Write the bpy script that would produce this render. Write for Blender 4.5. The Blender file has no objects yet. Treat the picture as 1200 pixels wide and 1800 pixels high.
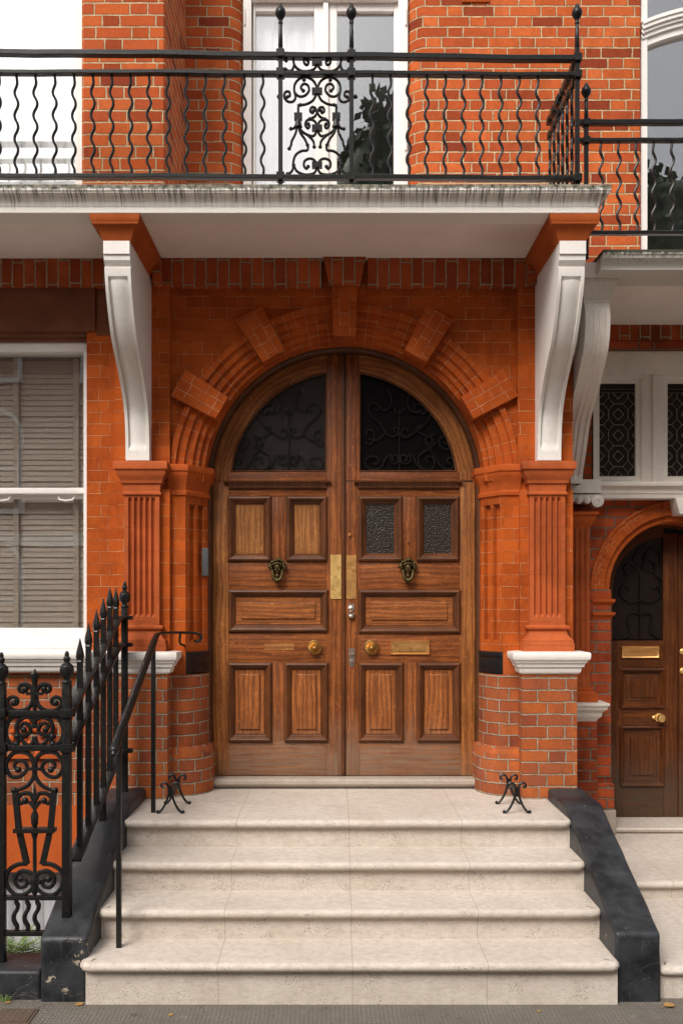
import bpy, bmesh, math, random
from mathutils import Vector, Matrix
random.seed(7)
S = bpy.context.scene
COL = S.collection
PI = math.pi
# ------------------------------------------------------------------ camera
F, VX, VY, ZC = 1712.0, 583.0, 1060.0, 1.956      # focal length and vanishing point in photo pixels, eye height
cam = bpy.data.cameras.new('camera'); co = bpy.data.objects.new('camera', cam); COL.objects.link(co)
co.location = (0, 0, ZC); co.rotation_euler = (PI/2, 0, 0)
cam.sensor_fit = 'VERTICAL'; cam.sensor_height = 36; cam.lens = 36*F/1800
cam.shift_y = (VY-900)/1800; cam.shift_x = (600-VX)/1800; cam.clip_end = 500; cam.clip_start = .05
S.camera = co
# ------------------------------------------------------------------ light
SUN_EL, SUN_AZ = math.radians(46), math.radians(-30)    # azimuth measured from straight behind the camera towards the left
w = bpy.data.worlds.new("World"); S.world = w; w.use_nodes = True
wn = w.node_tree; bg = wn.nodes['Background']
sky = wn.nodes.new('ShaderNodeTexSky'); sky.sky_type = 'NISHITA'; sky.sun_disc = False
sky.sun_elevation = SUN_EL; sky.sun_rotation = math.radians(180)+SUN_AZ*-1
sky.air_density = 1.0; sky.dust_density = 4.0; sky.ozone_density = 1.0
hs = wn.nodes.new('ShaderNodeHueSaturation'); hs.inputs['Saturation'].default_value = .25
wn.links.new(sky.outputs[0], hs.inputs['Color']); wn.links.new(hs.outputs[0], bg.inputs['Color'])
bg.inputs['Strength'].default_value = 0.15
sl = bpy.data.lights.new('sun', 'SUN'); sl.energy = 1.7; sl.angle = math.radians(28); sl.color = (1, .93, .84)
so = bpy.data.objects.new('sun', sl); COL.objects.link(so); so.location = (-6, -8, 20)
sd = Vector((math.sin(SUN_AZ)*math.cos(SUN_EL), -math.cos(SUN_AZ)*math.cos(SUN_EL), math.sin(SUN_EL)))   # towards the sun
so.rotation_euler = sd.to_track_quat('Z', 'Y').to_euler()
S.view_settings.view_transform = 'Standard'; S.view_settings.look = 'None'
S.view_settings.exposure = 0.55; S.view_settings.gamma = 1
S.render.engine = 'CYCLES'

def X(px, d): return (px-VX)*d/F
def Z(py, d): return ZC+(VY-py)*d/F
def P(px, py, d): return Vector((X(px, d), d, Z(py, d)))
XC = .083                      # centre line of the porch

# ------------------------------------------------------------------ material helpers
class NT:
    def __init__(s, name):
        s.m = bpy.data.materials.new(name); s.m.use_nodes = True
        s.t = s.m.node_tree; s.b = s.t.nodes['Principled BSDF']
    def n(s, typ, **k):
        x = s.t.nodes.new(typ)
        for a, v in k.items():
            setattr(x, a, v)
        return x
    def put(s, sock, v):
        if isinstance(v, bpy.types.NodeSocket): s.t.links.new(v, sock)
        elif v is not None: sock.default_value = v
    def ma(s, op, a, b=None, c=None, clamp=False):
        x = s.n('ShaderNodeMath', operation=op); x.use_clamp = clamp
        s.put(x.inputs[0], a)
        if b is not None: s.put(x.inputs[1], b)
        if c is not None: s.put(x.inputs[2], c)
        return x.outputs[0]
    def mix(s, f, a, b, blend='MIX'):
        x = s.n('ShaderNodeMix', data_type='RGBA', blend_type=blend)
        s.put(x.inputs[0], f); s.put(x.inputs[6], c4(a)); s.put(x.inputs[7], c4(b))
        return x.outputs[2]
    def noise(s, vec, scale, detail=4, rough=.55, dist=0, out=0):
        x = s.n('ShaderNodeTexNoise'); s.put(x.inputs['Vector'], vec)
        x.inputs['Scale'].default_value = scale; x.inputs['Detail'].default_value = detail
        x.inputs['Roughness'].default_value = rough; x.inputs['Distortion'].default_value = dist
        return x.outputs[out]
    def ramp(s, f, stops, interp='LINEAR'):
        x = s.n('ShaderNodeValToRGB'); s.put(x.inputs[0], f); r = x.color_ramp; r.interpolation = interp
        while len(r.elements) < len(stops): r.elements.new(.5)
        for e, (p, c) in zip(r.elements, stops):
            e.position = p; e.color = c4(c)
        return x.outputs[0]
    def map(s, f, a, b, c=0, d=1, smooth=False):
        x = s.n('ShaderNodeMapRange'); 
        if smooth: x.interpolation_type = 'SMOOTHSTEP'
        s.put(x.inputs[0], f)
        for i, v in enumerate((a, b, c, d)): s.put(x.inputs[i+1], v)
        return x.outputs[0]
    def uv(s): return s.n('ShaderNodeUVMap').outputs[0]
    def pos(s): return s.n('ShaderNodeNewGeometry').outputs['Position']
    def scale(s, v, sc):
        x = s.n('ShaderNodeMapping'); s.put(x.inputs['Vector'], v); x.inputs['Scale'].default_value = sc
        return x.outputs[0]
    def xyz(s, v):
        x = s.n('ShaderNodeSeparateXYZ'); s.put(x.inputs[0], v); return x.outputs
    def vec(s, a, b, c=0.0):
        x = s.n('ShaderNodeCombineXYZ'); s.put(x.inputs[0], a); s.put(x.inputs[1], b); s.put(x.inputs[2], c); return x.outputs[0]
    def bump(s, h, strength=.5, dist=.01, prev=None):
        x = s.n('ShaderNodeBump'); s.put(x.inputs['Height'], h); x.inputs['Strength'].default_value = strength
        x.inputs['Distance'].default_value = dist
        if prev is not None: s.put(x.inputs['Normal'], prev)
        s.t.links.new(x.outputs[0], s.b.inputs['Normal']); return x.outputs[0]
    def fin(s, col=None, rough=None, metal=None, spec=None):
        if col is not None: s.put(s.b.inputs['Base Color'], c4(col))
        if rough is not None: s.put(s.b.inputs['Roughness'], rough)
        if metal is not None: s.put(s.b.inputs['Metallic'], metal)
        if spec is not None: s.put(s.b.inputs['Specular IOR Level'], spec)
        return s.m
def c4(c):
    if isinstance(c, (tuple, list)) and len(c) == 3: return (*c, 1)
    return c

def bond_mat(name, pal, mortar, c=.076, st=.225, hd=.112, mw=.009, wob=.004, soft=.0015, grime=.35, grimecol=(.05,.02,.012), bump=.6, seed=0, wear=.0, rough=.8, flem=True, tint=.25, jvar=0):
    """brick bond laid in UV metres: alternating stretcher and header, hair or mortar joints"""
    k = NT(name); uv = k.uv(); pos = k.pos()
    w1 = k.noise(uv, 14, 2, out=1)
    q = k.xyz(w1); p = k.xyz(uv)
    u = k.ma('ADD', p[0], k.ma('MULTIPLY', k.ma('SUBTRACT', q[0], .5), wob*2))
    v = k.ma('ADD', p[1], k.ma('MULTIPLY', k.ma('SUBTRACT', q[1], .5), wob*2))
    row = k.ma('FLOOR', k.ma('DIVIDE', v, c))
    par = k.ma('FLOORED_MODULO', row, 2.0)
    Pd = st+hd
    rj = k.n('ShaderNodeTexWhiteNoise', noise_dimensions='1D'); k.put(rj.inputs['W'], row)
    uo = k.ma('ADD', u, k.ma('MULTIPLY', par, Pd/2))
    uo = k.ma('ADD', uo, k.ma('MULTIPLY', rj.outputs['Value'], .02+jvar))
    pp = k.ma('DIVIDE', uo, Pd); cell = k.ma('FLOOR', pp)
    t = k.ma('MULTIPLY', k.ma('SUBTRACT', pp, cell), Pd)
    if hd > 0:
        ish = k.ma('GREATER_THAN', t, st)
        du = k.ma('MINIMUM', k.ma('MINIMUM', t, k.ma('ABSOLUTE', k.ma('SUBTRACT', t, st))), k.ma('SUBTRACT', Pd, t))
    else:
        ish = 0.0; du = k.ma('MINIMUM', t, k.ma('SUBTRACT', Pd, t))
    fv = k.ma('SUBTRACT', v, k.ma('MULTIPLY', row, c))
    dv = k.ma('MINIMUM', fv, k.ma('SUBTRACT', c, fv))
    dist = k.ma('MINIMUM', du, dv)
    rag = k.noise(uv, 90, 3)
    dist2 = k.ma('ADD', dist, k.ma('MULTIPLY', k.ma('SUBTRACT', rag, .5), wob*1.2))
    mask = k.map(dist2, mw/2-soft, mw/2+soft, smooth=True)       # 1 on brick
    wn_ = k.n('ShaderNodeTexWhiteNoise', noise_dimensions='3D')
    k.put(wn_.inputs['Vector'], k.vec(k.ma('ADD', k.ma('MULTIPLY', cell, 2.0), ish), row, float(seed)))
    rid = wn_.outputs['Value']
    n = len(pal)
    bc = k.ramp(rid, [(i/(n-1), pal[i]) for i in range(n)])
    fine = k.noise(pos, 55, 5, .7)
    bc = k.mix(k.map(fine, .35, .75, 0, tint), bc, tuple(x*.45 for x in pal[0]))
    big = k.noise(pos, 3.2, 5, .65)
    bc = k.mix(k.map(big, .45, .75, 0, grime), bc, grimecol)
    md = k.noise(pos, 25, 4, .6)
    mc = k.mix(k.map(md, .35, .7), mortar, tuple(x*.55 for x in mortar))
    if wear > 0:           # hair joints worn away or soiled in places
        wr = k.noise(uv, 6, 3, .6)
        mc = k.mix(k.map(wr, .42, .62, 0, wear), mc, tuple(x*.7 for x in pal[0]))
    soot = k.map(k.noise(k.scale(pos, (1, 1, .45)), 1.9, 7, .78), .47, .68, 0, min(.6, grime*1.7))
    bc = k.mix(soot, bc, tuple(x*.6 for x in grimecol))
    edge = k.map(dist2, mw/2, mw/2+.010, .18 if mw > .005 else .10, 0)
    bc = k.mix(edge, bc, tuple(x*.4 for x in pal[0]))
    speck = k.map(k.noise(pos, 140, 2, .5), .70, .78)
    bc = k.mix(k.ma('MULTIPLY', speck, .45), bc, (.03, .012, .01))
    col = k.mix(mask, mc, bc)
    h = k.ma('ADD', k.ma('MULTIPLY', mask, 1.0), k.ma('MULTIPLY', fine, .35))
    h = k.ma('ADD', h, k.ma('MULTIPLY', rid, .3))
    k.bump(h, bump, .006)
    k.fin(col, rough, 0, .07)
    return k.m

OR1, OR2, OR3, OR4, OR5 = (.34,.052,.016), (.50,.082,.020), (.60,.112,.030), (.42,.062,.022), (.55,.098,.034)
M = {}
M['brick_up'] = bond_mat('facing brick with cream mortar', [(.24,.042,.018), (.43,.082,.022), (.55,.118,.030), (.60,.145,.042), (.50,.098,.026), (.42,.082,.028), (.56,.125,.034)], (.56,.42,.25), mw=.0095, wob=.005, grime=.2, seed=1, st=.228, hd=.113, bump=.8, jvar=.03, tint=.35)
M['brick_low'] = bond_mat('plinth brick with grey mortar', [(.27,.062,.026), (.43,.105,.025), (.50,.132,.034), (.39,.092,.026), (.34,.090,.038), (.45,.115,.029)], (.37,.31,.225), c=.0775, mw=.0085, wob=.0065, grime=.5, seed=2, bump=.9, grimecol=(.16,.07,.05), tint=.4)
M['brick_fine'] = bond_mat('gauged red brick with hair joints', [(.37,.068,.011), (.45,.090,.014), (.51,.106,.018), (.41,.079,.012)], (.62,.40,.22), c=.0765, mw=.0022, wob=.0014, soft=.0007, grime=.4, seed=3, bump=.25, wear=.93, rough=.75, tint=.28, grimecol=(.15,.028,.010))
M['brick_arch'] = bond_mat('gauged arch brick', [(.39,.070,.012), (.46,.090,.015), (.51,.104,.018), (.43,.082,.013)], (.66,.44,.26), c=.066, st=.115, hd=.075, mw=.0020, wob=.0014, soft=.0007, grime=.35, seed=4, bump=.25, wear=.75, rough=.75, tint=.25, grimecol=(.17,.028,.010))
M['brick_sold'] = bond_mat('soldier brick', [(.34,.065,.024), (.44,.085,.026), (.50,.105,.032), (.30,.055,.02)], (.42,.33,.22), c=.0745, st=.30, hd=0.0, mw=.009, wob=.005, grime=.6, seed=5, bump=.9, grimecol=(.05,.022,.014))
M['brick_nb'] = bond_mat('neighbouring brick', [(.34,.062,.026), (.44,.08,.026), (.50,.10,.034), (.38,.065,.024)], (.22,.18,.13), mw=.010, wob=.005, grime=.35, seed=6, bump=.8)
M['brick_opp'] = bond_mat('brick across the street', [(.42,.22,.15), (.50,.27,.18), (.46,.24,.16)], (.55,.48,.40), grime=.2, seed=9)  # palette lightened so the terrace bounces more light back across the street

def terracotta(name, c, dirt=.5, joints=None):
    k = NT(name); pos = k.pos()
    n1 = k.noise(pos, 4, 6, .65); n2 = k.noise(pos, 60, 4, .7)
    col = k.mix(k.map(n1, .4, .72, 0, dirt), c, tuple(x*.38 for x in c))
    col = k.mix(k.map(n2, .45, .8, 0, .35), col, tuple(x*.5 for x in c))
    if joints:
        z = k.xyz(pos)[2]; fr = k.ma('FLOORED_MODULO', z, joints)
        j = k.map(k.ma('MINIMUM', fr, k.ma('SUBTRACT', joints, fr)), .0006, .0016)
        j = k.ma('MAXIMUM', j, k.map(k.noise(pos, 5, 3), .45, .58))
        col = k.mix(j, tuple(x*.35 for x in c), col)
    k.bump(k.ma('ADD', n1, k.ma('MULTIPLY', n2, .4)), .3, .004)
    return k.fin(col, .75, 0, .12)
M['terra'] = terracotta('red terracotta', (.47,.093,.018), .55)
M['terra_worn'] = terracotta('worn red terracotta', (.44,.098,.028), .75, .153)
M['terra_smooth'] = terracotta('smooth red stucco moulding', (.43,.095,.022), .45)
M['terra_panel'] = terracotta('orange terracotta panel', (.46,.092,.020), .3)
M['brownstone'] = terracotta('brown stone lintel', (.19,.068,.036), .6)

def paint(name, c, streak=0, dirt=.15, rough=.5, dirtcol=None, scale=5):
    k = NT(name); pos = k.pos()
    n1 = k.noise(pos, scale, 6, .7); n2 = k.noise(pos, 45, 4, .65)
    dc = dirtcol or tuple(x*.55 for x in c)
    col = k.mix(k.map(n1, .45, .8, 0, dirt), c, dc)
    col = k.mix(k.map(n2, .5, .8, 0, dirt), col, dc)
    dr = k.noise(k.scale(pos, (38, 38, 1.6)), 1, 4, .75)
    col = k.mix(k.map(dr, .60, .74, 0, dirt*1.1), col, dc)
    cv = k.noise(pos, 3.1, 6, .6)
    cr = k.ma('MULTIPLY', k.map(k.ma('ABSOLUTE', k.ma('SUBTRACT', cv, .5)), .0, .003, 1, 0), k.map(k.noise(pos, 1.7, 2), .52, .6))
    col = k.mix(k.ma('MULTIPLY', cr, .35), col, tuple(x*.35 for x in c))
    k.bump(k.ma('ADD', n2, k.ma('MULTIPLY', n1, .5)), .25, .004)
    return k.fin(col, rough, 0, .3)
M['white'] = paint('white masonry paint', (.76,.715,.665), dirt=.2)
M['white_up'] = paint('white joinery paint', (.80,.755,.715), dirt=.15)
M['white_nb'] = paint('aged white paint', (.76,.69,.615), dirt=.3)
M['grey_box'] = paint('grey enamel', (.075,.08,.08), dirt=.2)

def soffit():
    k = NT('painted soffit'); pos = k.pos(); p = k.xyz(pos)
    n1 = k.noise(pos, 2.2, 6, .7); n2 = k.noise(pos, 40, 4, .65)
    col = k.mix(k.map(n1, .4, .75, 0, .4), (.86,.775,.71), (.62,.53,.46))
    col = k.mix(k.map(n2, .5, .8, 0, .2), col, (.45,.38,.32))
    cv = k.noise(k.scale(pos, (1, 1.6, 1)), 1.3, 6, .6)
    crack = k.ma('MULTIPLY', k.map(k.ma('ABSOLUTE', k.ma('SUBTRACT', cv, .47)), .0, .0028, 1, 0), k.map(k.noise(pos, .9, 2), .5, .56))
    col = k.mix(k.ma('MULTIPLY', crack, .7), col, (.16,.12,.09))
    vd = k.n('ShaderNodeVectorMath', operation='DISTANCE'); k.put(vd.inputs[0], pos); vd.inputs[1].default_value = (1.15, 5.95, 4.21)
    damp = k.map(k.ma('ADD', vd.outputs['Value'], k.ma('MULTIPLY', n1, .5)), .35, .62, .45, 0)
    col = k.mix(damp, col, (.36,.27,.19))
    k.bump(k.ma('ADD', n2, k.ma('MULTIPLY', crack, -1.0)), .25, .004)
    return k.fin(col, .85, 0, .15)
M['soffit'] = soffit()
def slab_edge():
    """white moulding under the balcony edge with black run-off streaks and mossy top"""
    k = NT('stained balcony moulding'); pos = k.pos(); p = k.xyz(pos)
    a = k.noise(k.vec(k.ma('MULTIPLY', p[0], 85.0), k.ma('MULTIPLY', p[1], 2.0), k.ma('MULTIPLY', p[2], 5.0)), 1, 3, .7)
    b = k.noise(k.vec(k.ma('MULTIPLY', p[0], 2.6), 0.0, 0.0), 1, 8, 1.0)
    top = k.map(p[2], 4.235, 4.335)
    th = k.ma('SUBTRACT', .985, k.ma('ADD', k.ma('MULTIPLY', top, .20), k.ma('MULTIPLY', b, .60)))
    st = k.map(k.ma('SUBTRACT', a, th), -.02, .05)
    sh = k.map(k.ma('ADD', a, k.ma('MULTIPLY', b, .4)), .62, .8)
    col = k.mix(k.ma('MULTIPLY', sh, k.ma('MULTIPLY', k.map(p[2], 4.225, 4.27), .5)), (.76,.715,.655), (.42,.37,.31))
    col = k.mix(k.ma('MULTIPLY', st, k.map(p[2], 4.215, 4.24, 0, .72)), col, (.07,.06,.05))
    edge = k.map(k.ma('ADD', p[2], k.ma('MULTIPLY', k.ma('SUBTRACT', k.noise(pos, 26, 4), .5), .05)), 4.318, 4.332)
    moss = k.mix(k.map(k.noise(pos, 30, 5), .4, .62), (.20,.18,.13), (.025,.025,.015))
    col = k.mix(edge, col, moss)
    k.bump(k.noise(pos, 70, 4), .5, .006)
    return k.fin(col, .8)
M['slab'] = slab_edge()
def slab_edge2():
    k = NT('stained neighbouring balcony moulding'); pos = k.pos(); p = k.xyz(pos)
    a = k.noise(k.scale(pos, (55, 55, 2.2)), 1, 4, .75)
    top = k.map(p[2], 3.99, 4.06)
    st = k.map(k.ma('ADD', a, k.ma('MULTIPLY', top, .3)), .66, .86)
    col = k.mix(k.ma('MULTIPLY', st, .75), (.58,.54,.48), (.07,.06,.05))
    edge = k.map(k.ma('ADD', p[2], k.ma('MULTIPLY', k.noise(pos, 40, 3), .05)), 4.072, 4.085)
    col = k.mix(edge, col, (.05,.05,.03))
    return k.fin(col, .8)
M['slab_nb'] = slab_edge2()

def iron():
    k = NT('black painted iron'); pos = k.pos()
    n = k.noise(pos, 60, 4, .7)
    col = k.mix(k.map(n, .4, .75), (.006,.006,.006), (.016,.015,.013))
    k.bump(n, .2, .002)
    return k.fin(col, k.map(n, .3, .7, .28, .45), 0, .32)
M['iron'] = iron()
def iron2():
    k = NT('weathered balcony iron'); pos = k.pos()
    n = k.noise(pos, 50, 4, .7)
    up = k.xyz(k.n('ShaderNodeNewGeometry').outputs['Normal'])[2]
    moss = k.ma('MULTIPLY', k.map(up, .3, .9), k.map(n, .35, .6))
    col = k.mix(k.map(n, .4, .75), (.006,.006,.006), (.018,.016,.014))
    col = k.mix(k.ma('MULTIPLY', moss, .8), col, (.10,.11,.06))
    k.bump(n, .4, .003)
    return k.fin(col, .32, 0, .25)
M['iron_old'] = iron2()

def black_masonry():
    k = NT('chipped black masonry paint'); pos = k.pos(); p = k.xyz(pos); z = p[2]
    n = k.noise(pos, 6, 6, .7); n2 = k.noise(pos, 50, 5, .7)
    col = k.mix(k.map(n, .35, .7), (.010,.011,.013), (.040,.043,.047))
    scuff = k.map(k.noise(k.scale(pos, (40, 6, 6)), 1, 5, .8), .60, .72)
    col = k.mix(k.ma('MULTIPLY', scuff, .35), col, (.12,.12,.12))
    ch = k.noise(pos, 9, 6, .72)
    low = k.map(z, .12, .36, .045, -.03); lft = 0.0
    chv = k.ma('ADD', k.ma('ADD', ch, low), lft)
    chip = k.map(chv, .745, .755)
    dots = k.map(k.noise(pos, 38, 3, .6), .745, .76)
    for (px_, py_, pz_, rad) in ((-1.225, 4.78, .245, .10), (-1.385, 4.775, .12, .055), (-1.30, 4.775, .06, .06), (-1.21, 4.9, .20, .07), (1.395, 4.80, .15, .05), (1.392, 4.95, .26, .05), (1.39, 6.3, .75, .05)):
        vd = k.n('ShaderNodeVectorMath', operation='DISTANCE'); k.put(vd.inputs[0], pos); vd.inputs[1].default_value = (px_, py_, pz_)
        chip = k.ma('MAXIMUM', chip, k.map(k.ma('ADD', k.ma('ADD', ch, k.ma('MULTIPLY', k.ma('SUBTRACT', n2, .5), .5)), k.map(vd.outputs['Value'], 0.0, rad, .16, -.14)), .60, .61))
    # long cracks in the render coat, low down
    cv = k.noise(k.scale(pos, (1.2, 1.2, 2.4)), 1.9, 5, .55)
    crack = k.ma('MULTIPLY', k.map(k.ma('ABSOLUTE', k.ma('SUBTRACT', cv, .5)), .0, .006, 1, 0), k.map(z, .25, .34, 1, 0))
    col = k.mix(chip, col, k.mix(n2, (.46,.38,.28), (.24,.20,.15)))
    col = k.mix(dots, col, (.35,.32,.28)); col = k.mix(crack, col, (.045,.038,.03))
    h = k.ma('ADD', n, k.ma('MULTIPLY', n2, .25))
    h = k.ma('SUBTRACT', h, k.ma('ADD', k.ma('MULTIPLY', chip, .5), k.ma('MULTIPLY', crack, .8)))
    k.bump(h, .35, .012)
    return k.fin(col, k.map(n, .3, .7, .34, .55), 0, .35)
M['blackwall'] = black_masonry()

def stone(name='cream limestone', c=(.60,.535,.47), joints=True):
    k = NT(name); pos = k.pos()
    n1 = k.noise(pos, 2.5, 6, .6); n2 = k.noise(pos, 25, 5, .7); n3 = k.noise(k.scale(pos, (14, 14, 40)), 2, 5, .6)
    col = k.mix(k.map(n1, .35, .7, 0, .7), c, tuple(x*y for x, y in zip(c, (.80,.78,.76))))
    col = k.mix(k.map(n2, .42, .75, 0, .55), col, tuple(x*y for x, y in zip(c, (.62,.58,.54))))
    vo = k.n('ShaderNodeTexVoronoi'); k.put(vo.inputs['Vector'], k.scale(pos, (1, 1, 1.6))); vo.inputs['Scale'].default_value = 85
    size = k.map(k.noise(pos, 7, 5, .75), .38, .68, .03, .40)
    pits = k.ma('LESS_THAN', vo.outputs['Distance'], size)
    nz = k.ma('ABSOLUTE', k.xyz(k.n('ShaderNodeNewGeometry').outputs['Normal'])[2])
    pf = k.ma('MULTIPLY', pits, k.map(nz, .2, .9, .9, .22))
    col = k.mix(pf, col, (.20,.16,.12))
    if joints:
        x = k.xyz(pos)[0]
        fr = k.ma('FLOORED_MODULO', k.ma('ADD', x, -.101+.6535*10), .6535)
        j = k.map(k.ma('MINIMUM', fr, k.ma('SUBTRACT', .6535, fr)), .0010, .0022)
        col = k.mix(j, (.27,.22,.165), col)
        cell = k.ma('FLOOR', k.ma('DIVIDE', k.ma('ADD', x, -.101+.6535*10), .6535))
        wv = k.n('ShaderNodeTexWhiteNoise', noise_dimensions='1D'); k.put(wv.inputs['W'], cell)
        col = k.mix(k.ma('MULTIPLY', wv.outputs['Value'], .16), col, (.50,.42,.34))
    # blotches of stretched brown noise, the same on every face
    col = k.mix(k.ma('MULTIPLY', k.map(n3, .45, .75), .45), col, (.33,.27,.21))
    stn = k.noise(k.scale(pos, (1, 1.4, 3)), 1.6, 6, .75)
    col = k.mix(k.map(stn, .52, .72, 0, .4), col, tuple(x*y for x, y in zip(c, (.60,.55,.48))))
    blot = k.map(k.noise(pos, 17, 3, .6), .69, .73, 0, .4)
    col = k.mix(blot, col, tuple(x*.45 for x in c))
    k.bump(k.ma('SUBTRACT', k.ma('ADD', n2, n1), k.ma('MULTIPLY', pf, .8)), .3, .004)
    return k.fin(col, .68, 0, .3)
M['stone'] = stone()
M['threshold'] = stone('worn threshold stone', (.40,.34,.28), False)
def paving():
    k = NT('grey pavement'); pos = k.pos(); p = k.xyz(pos)
    n1 = k.noise(pos, 3, 6, .7); n2 = k.noise(pos, 90, 4, .7); n3 = k.noise(pos, 9, 5, .7)
    col = k.mix(k.map(n1, .35, .7), (.125,.108,.090), (.225,.20,.17))
    col = k.mix(k.map(n2, .4, .75, 0, .5), col, (.075,.065,.055))
    col = k.mix(k.map(n3, .60, .68, 0, .75), col, (.075,.066,.055))
    col = k.mix(k.map(n3, .40, .30, 0, .5), col, (.30,.27,.23))
    # rows of shallow dimples pressed into the slabs
    fx = k.ma('ABSOLUTE', k.ma('SUBTRACT', k.ma('FRACT', k.ma('DIVIDE', p[0], .021)), .5)); fy = k.ma('ABSOLUTE', k.ma('SUBTRACT', k.ma('FRACT', k.ma('DIVIDE', p[1], .028)), .5))
    dm = k.ma('MULTIPLY', k.map(k.ma('ADD', fx, fy), .25, .5), k.map(n1, .35, .6))
    col = k.mix(k.ma('MULTIPLY', dm, .35), col, (.08,.07,.06))
    jx = k.ma('FLOORED_MODULO', k.ma('ADD', p[0], 10.33), .915); jj = k.map(k.ma('MINIMUM', jx, k.ma('SUBTRACT', .915, jx)), .003, .006)
    jy = k.ma('FLOORED_MODULO', k.ma('ADD', p[1], 10.32), .61); j2 = k.map(k.ma('MINIMUM', jy, k.ma('SUBTRACT', .61, jy)), .003, .006)
    jm = k.noise(pos, 20, 5, .8)
    k.bump(k.ma('ADD', k.ma('ADD', n2, k.ma('MULTIPLY', dm, -1.2)), jm), .7, .006)
    return k.fin(col, .8, 0, .2)
M['paving'] = paving()

M['road'] = paint('worn concrete road', (.34,.31,.28), dirt=.3, rough=.9)  # road out of view, made paler to bounce light up under the balcony
def wood(name, c1, c2, c3, grain=1.0, rough=.42, wearz=None, wearc=(.20,.13,.085)):
    k = NT(name); uv = k.uv()
    seedv = k.n('ShaderNodeObjectInfo').outputs['Random']
    off = k.n('ShaderNodeVectorMath', operation='ADD'); k.put(off.inputs[0], uv)
    k.put(off.inputs[1], k.vec(k.ma('MULTIPLY', seedv, 17.0), k.ma('MULTIPLY', seedv, 5.0)))
    u = off.outputs[0]
    n1 = k.noise(k.scale(u, (22, 1.6, 1)), 1, 4, .6, .6)
    n2 = k.noise(k.scale(u, (230, 7, 1)), 1, 3, .6)
    rings = k.n('ShaderNodeTexWave', wave_type='BANDS', bands_direction='X')
    k.put(rings.inputs['Vector'], k.scale(u, (1.0, .12, 1))); rings.inputs['Scale'].default_value = 9
    rings.inputs['Distortion'].default_value = 9; rings.inputs['Detail'].default_value = 3; rings.inputs['Detail Scale'].default_value = 1.6
    # medullary flecks of quartered oak
    fl = k.noise(k.scale(k.n('ShaderNodeVectorRotate', rotation_type='Z_AXIS').outputs[0] if False else u, (60, 22, 1)), 1, 3, .6, 1.5)
    col = k.mix(k.map(n1, .3, .7), c1, c2)
    col = k.mix(k.ma('MULTIPLY', k.map(rings.outputs['Fac'], .2, .9), .40*grain), col, c3)
    col = k.mix(k.ma('MULTIPLY', k.map(n2, .45, .7), .55), col, tuple(x*.45 for x in c3))
    col = k.mix(k.ma('MULTIPLY', k.map(fl, .58, .68), .32*grain), col, tuple(min(1, x*1.5) for x in c1))
    pos = k.pos()
    bl = k.noise(pos, 5, 5, .7)
    col = k.mix(k.ma('MULTIPLY', k.map(bl, .42, .72), .7), col, tuple(x*.5 for x in c2))
    if wearz:
        z = k.xyz(pos)[2]
        f = k.ma('MULTIPLY', k.map(k.ma('ADD', z, k.ma('MULTIPLY', bl, .45)), wearz, wearz+.32, 1, 0), k.map(k.noise(k.scale(u, (60, 3, 1)), 1, 4, .7), .35, .62, .25, .95))
        col = k.mix(f, col, wearc)
    k.bump(k.ma('ADD', k.ma('MULTIPLY', n2, .6), n1), .28, .003)
    return k.fin(col, k.map(n2, .3, .7, rough-.06, rough+.15), 0, .28)
M['oak'] = wood('weathered oak', (.39,.122,.029), (.21,.058,.015), (.085,.023,.008), 1.5, wearz=1.12)
M['oak_gold'] = wood('golden oak stile', (.44,.165,.040), (.29,.095,.023), (.14,.042,.012), 1.6, wearz=.9)
M['oak_light'] = wood('pale oak veneer', (.42,.18,.052), (.33,.125,.034), (.17,.054,.015), 1.7)
M['oak_field'] = wood('oak panel field', (.42,.142,.036), (.27,.080,.020), (.115,.034,.011), 1.6, wearz=1.05)
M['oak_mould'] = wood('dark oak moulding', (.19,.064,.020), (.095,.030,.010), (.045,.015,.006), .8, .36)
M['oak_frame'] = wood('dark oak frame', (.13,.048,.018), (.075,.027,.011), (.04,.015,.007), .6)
M['oak_nb'] = wood('dark varnished oak', (.19,.058,.014), (.09,.025,.007), (.035,.010,.004), 1.1, .3, wearz=.75, wearc=(.06,.045,.03))

def metal(name, c, rough=.25, dirt=.4, dc=(.1,.06,.02)):
    k = NT(name); pos = k.pos(); n = k.noise(pos, 40, 4, .7)
    col = k.mix(k.map(n, .45, .75, 0, dirt), c, dc)
    k.bump(k.noise(pos, 15, 3), .08, .004)
    return k.fin(col, k.map(n, .3, .7, rough, rough+.2), 1.0)
M['brass'] = metal('polished brass', (1.0,.66,.24), .34, .15, (.6,.32,.1))
M['copper'] = metal('reddish brass', (.92,.50,.18), .30, .25, (.5,.22,.07))
M['bronze'] = metal('dark bronze', (.11,.08,.035), .45, .8, (.03,.025,.012))
M['oldbrass'] = metal('tarnished brass', (.62,.40,.15), .30, .6, (.16,.09,.03))
M['steel'] = metal('worn steel', (.55,.45,.38), .3, .4)

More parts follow.
